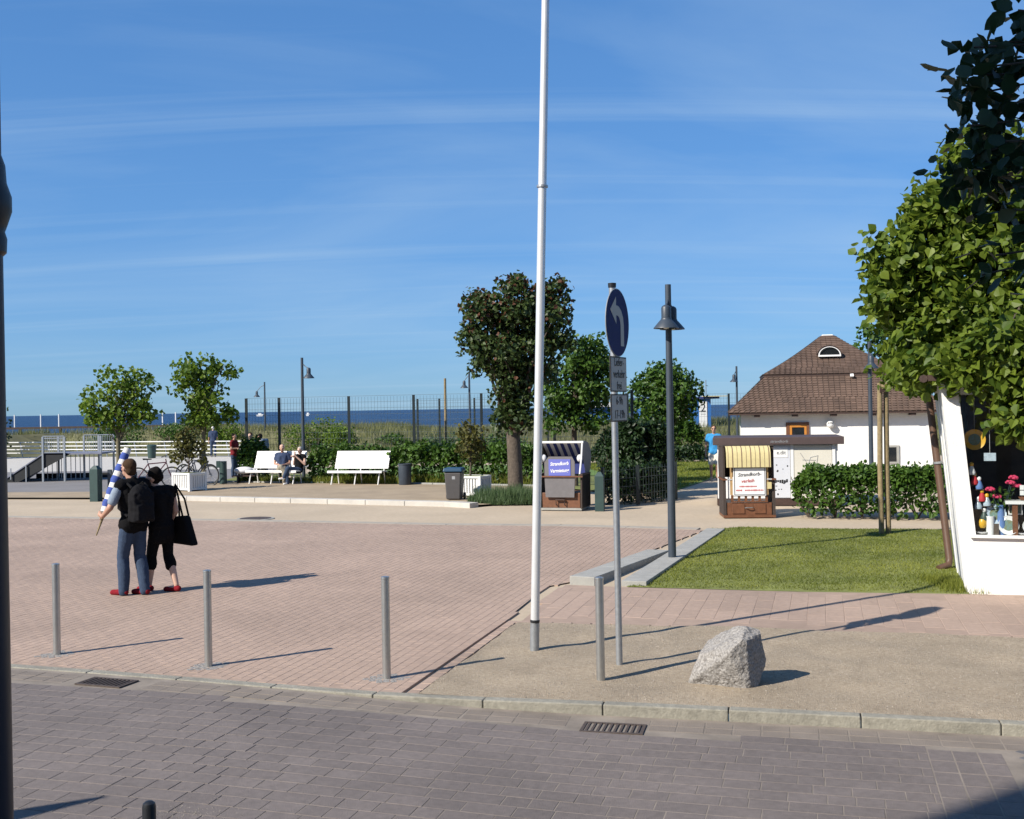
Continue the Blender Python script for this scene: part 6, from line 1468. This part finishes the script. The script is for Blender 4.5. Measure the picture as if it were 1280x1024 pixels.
# man in blue beside the shed
person('man in turquoise shirt and white shorts walking beside the shed', (6.36, 35.4, 0), R(170), 1.72, dict(elr=(.25, -.03, 1.14), wrr=(.26, .02, .88), ell=(-.25, -.03, 1.14), wrl=(-.27, .02, .88), knl=(-.09, .10, .50), anl=(-.09, .02, .09), anr=(.09, -.08, .09)), dict(top='tblue', sleeve=.5, hem=.02, legs='shorts', leglen=.42, legname='shorts', shoes='shoe', hair='hairbrown', glasses=True), .022)
# standing person in red
person('person in dark red shirt and jeans standing with folded arms', (-10.25, 41.2, 0), R(250), 1.60, dict(elr=(.24, .04, 1.15), wrr=(.04, .24, 1.16), ell=(-.24, .04, 1.15), wrl=(-.02, .25, 1.10), hdr=(-1, .1, .2), hdl=(1, .1, .2)), dict(top='tred', sleeve=.6, legs='jeans', shoes='shoe', hair='hairblack'), .024)
person('person in white cap leaning at the far railing behind the young tree', (-16.2, 60.6, 0), R(15), 1.66, dict(), dict(top='tnavy', sleeve=.9, legs='jeans', shoes='shoe', hair='white_c'), .03)
person('bare headed person in dark top half hidden by the shrub', (-9.42, 40.3, 0), R(160), 1.64, dict(), dict(top='tnavy', sleeve=.9, legs='jeans', shoes='shoe', hair='hairbrown'), .026, 'skin2')
person('dark haired person in grey blue top bending behind the shrub', (-9.0, 40.6, 0), R(70), 1.66, dict(head=(0, .2, 1.56), neck=(0, .12, 1.44), chest=(0, .06, 1.26)), dict(top='tgrey', sleeve=.8, legs='jeans', shoes='shoe', hair='hairblack'), .026)
def sitter(label, loc, yaw, H_, wear, extra, skin='skin'):
    d = -.43
    P_ = dict(pel=(0, 0, .93+d), chest=(0, -.10, 1.27+d), neck=(0, -.12, 1.47+d), head=(0, -.09, 1.61+d), shl=(-.185, -.12, 1.40+d), shr=(.185, -.12, 1.40+d), ell=(-.25, -.06, 1.12+d), elr=(.25, -.06, 1.12+d), wrl=(-.12, .18, 1.08+d), wrr=(.12, .18, 1.08+d), hdl=(.5, .8, -.1), hdr=(-.5, .8, -.1),
              hil=(-.09, .02, .50), hir=(.09, .02, .50), knl=(-.12, .46, .52), knr=(.12, .46, .52), anl=(-.12, .44, .09), anr=(.12, .44, .09), tol=(-.13, .60, .035), tor=(.13, .60, .035)); P_.update(extra)
    return person(label, loc, yaw, H_, P_, wear, .022, skin)
sitter('man in navy shirt and khaki trousers sitting on the bench', (-7.55, 36.62, .02), R(185), 1.72, dict(top='tnavy', sleeve=.6, legs='khaki', shoes='shoe', hair='skin2'), dict(knr=(-.02, .48, .60), anr=(-.22, .50, .34), tor=(-.34, .58, .26)))
sitter('grey haired woman in black vest and jeans sitting on the bench', (-6.98, 36.42, .02), R(150), 1.62, dict(top='blackcloth', sleeve=.2, legs='jeans', shoes='white_c', hair='hairgrey', hairlen=.01), dict(knl=(.06, .48, .58), anl=(.20, .54, .30), tol=(.30, .64, .22), wrl=(0, .16, 1.0), wrr=(.05, .1, 1.12)), 'skin2')
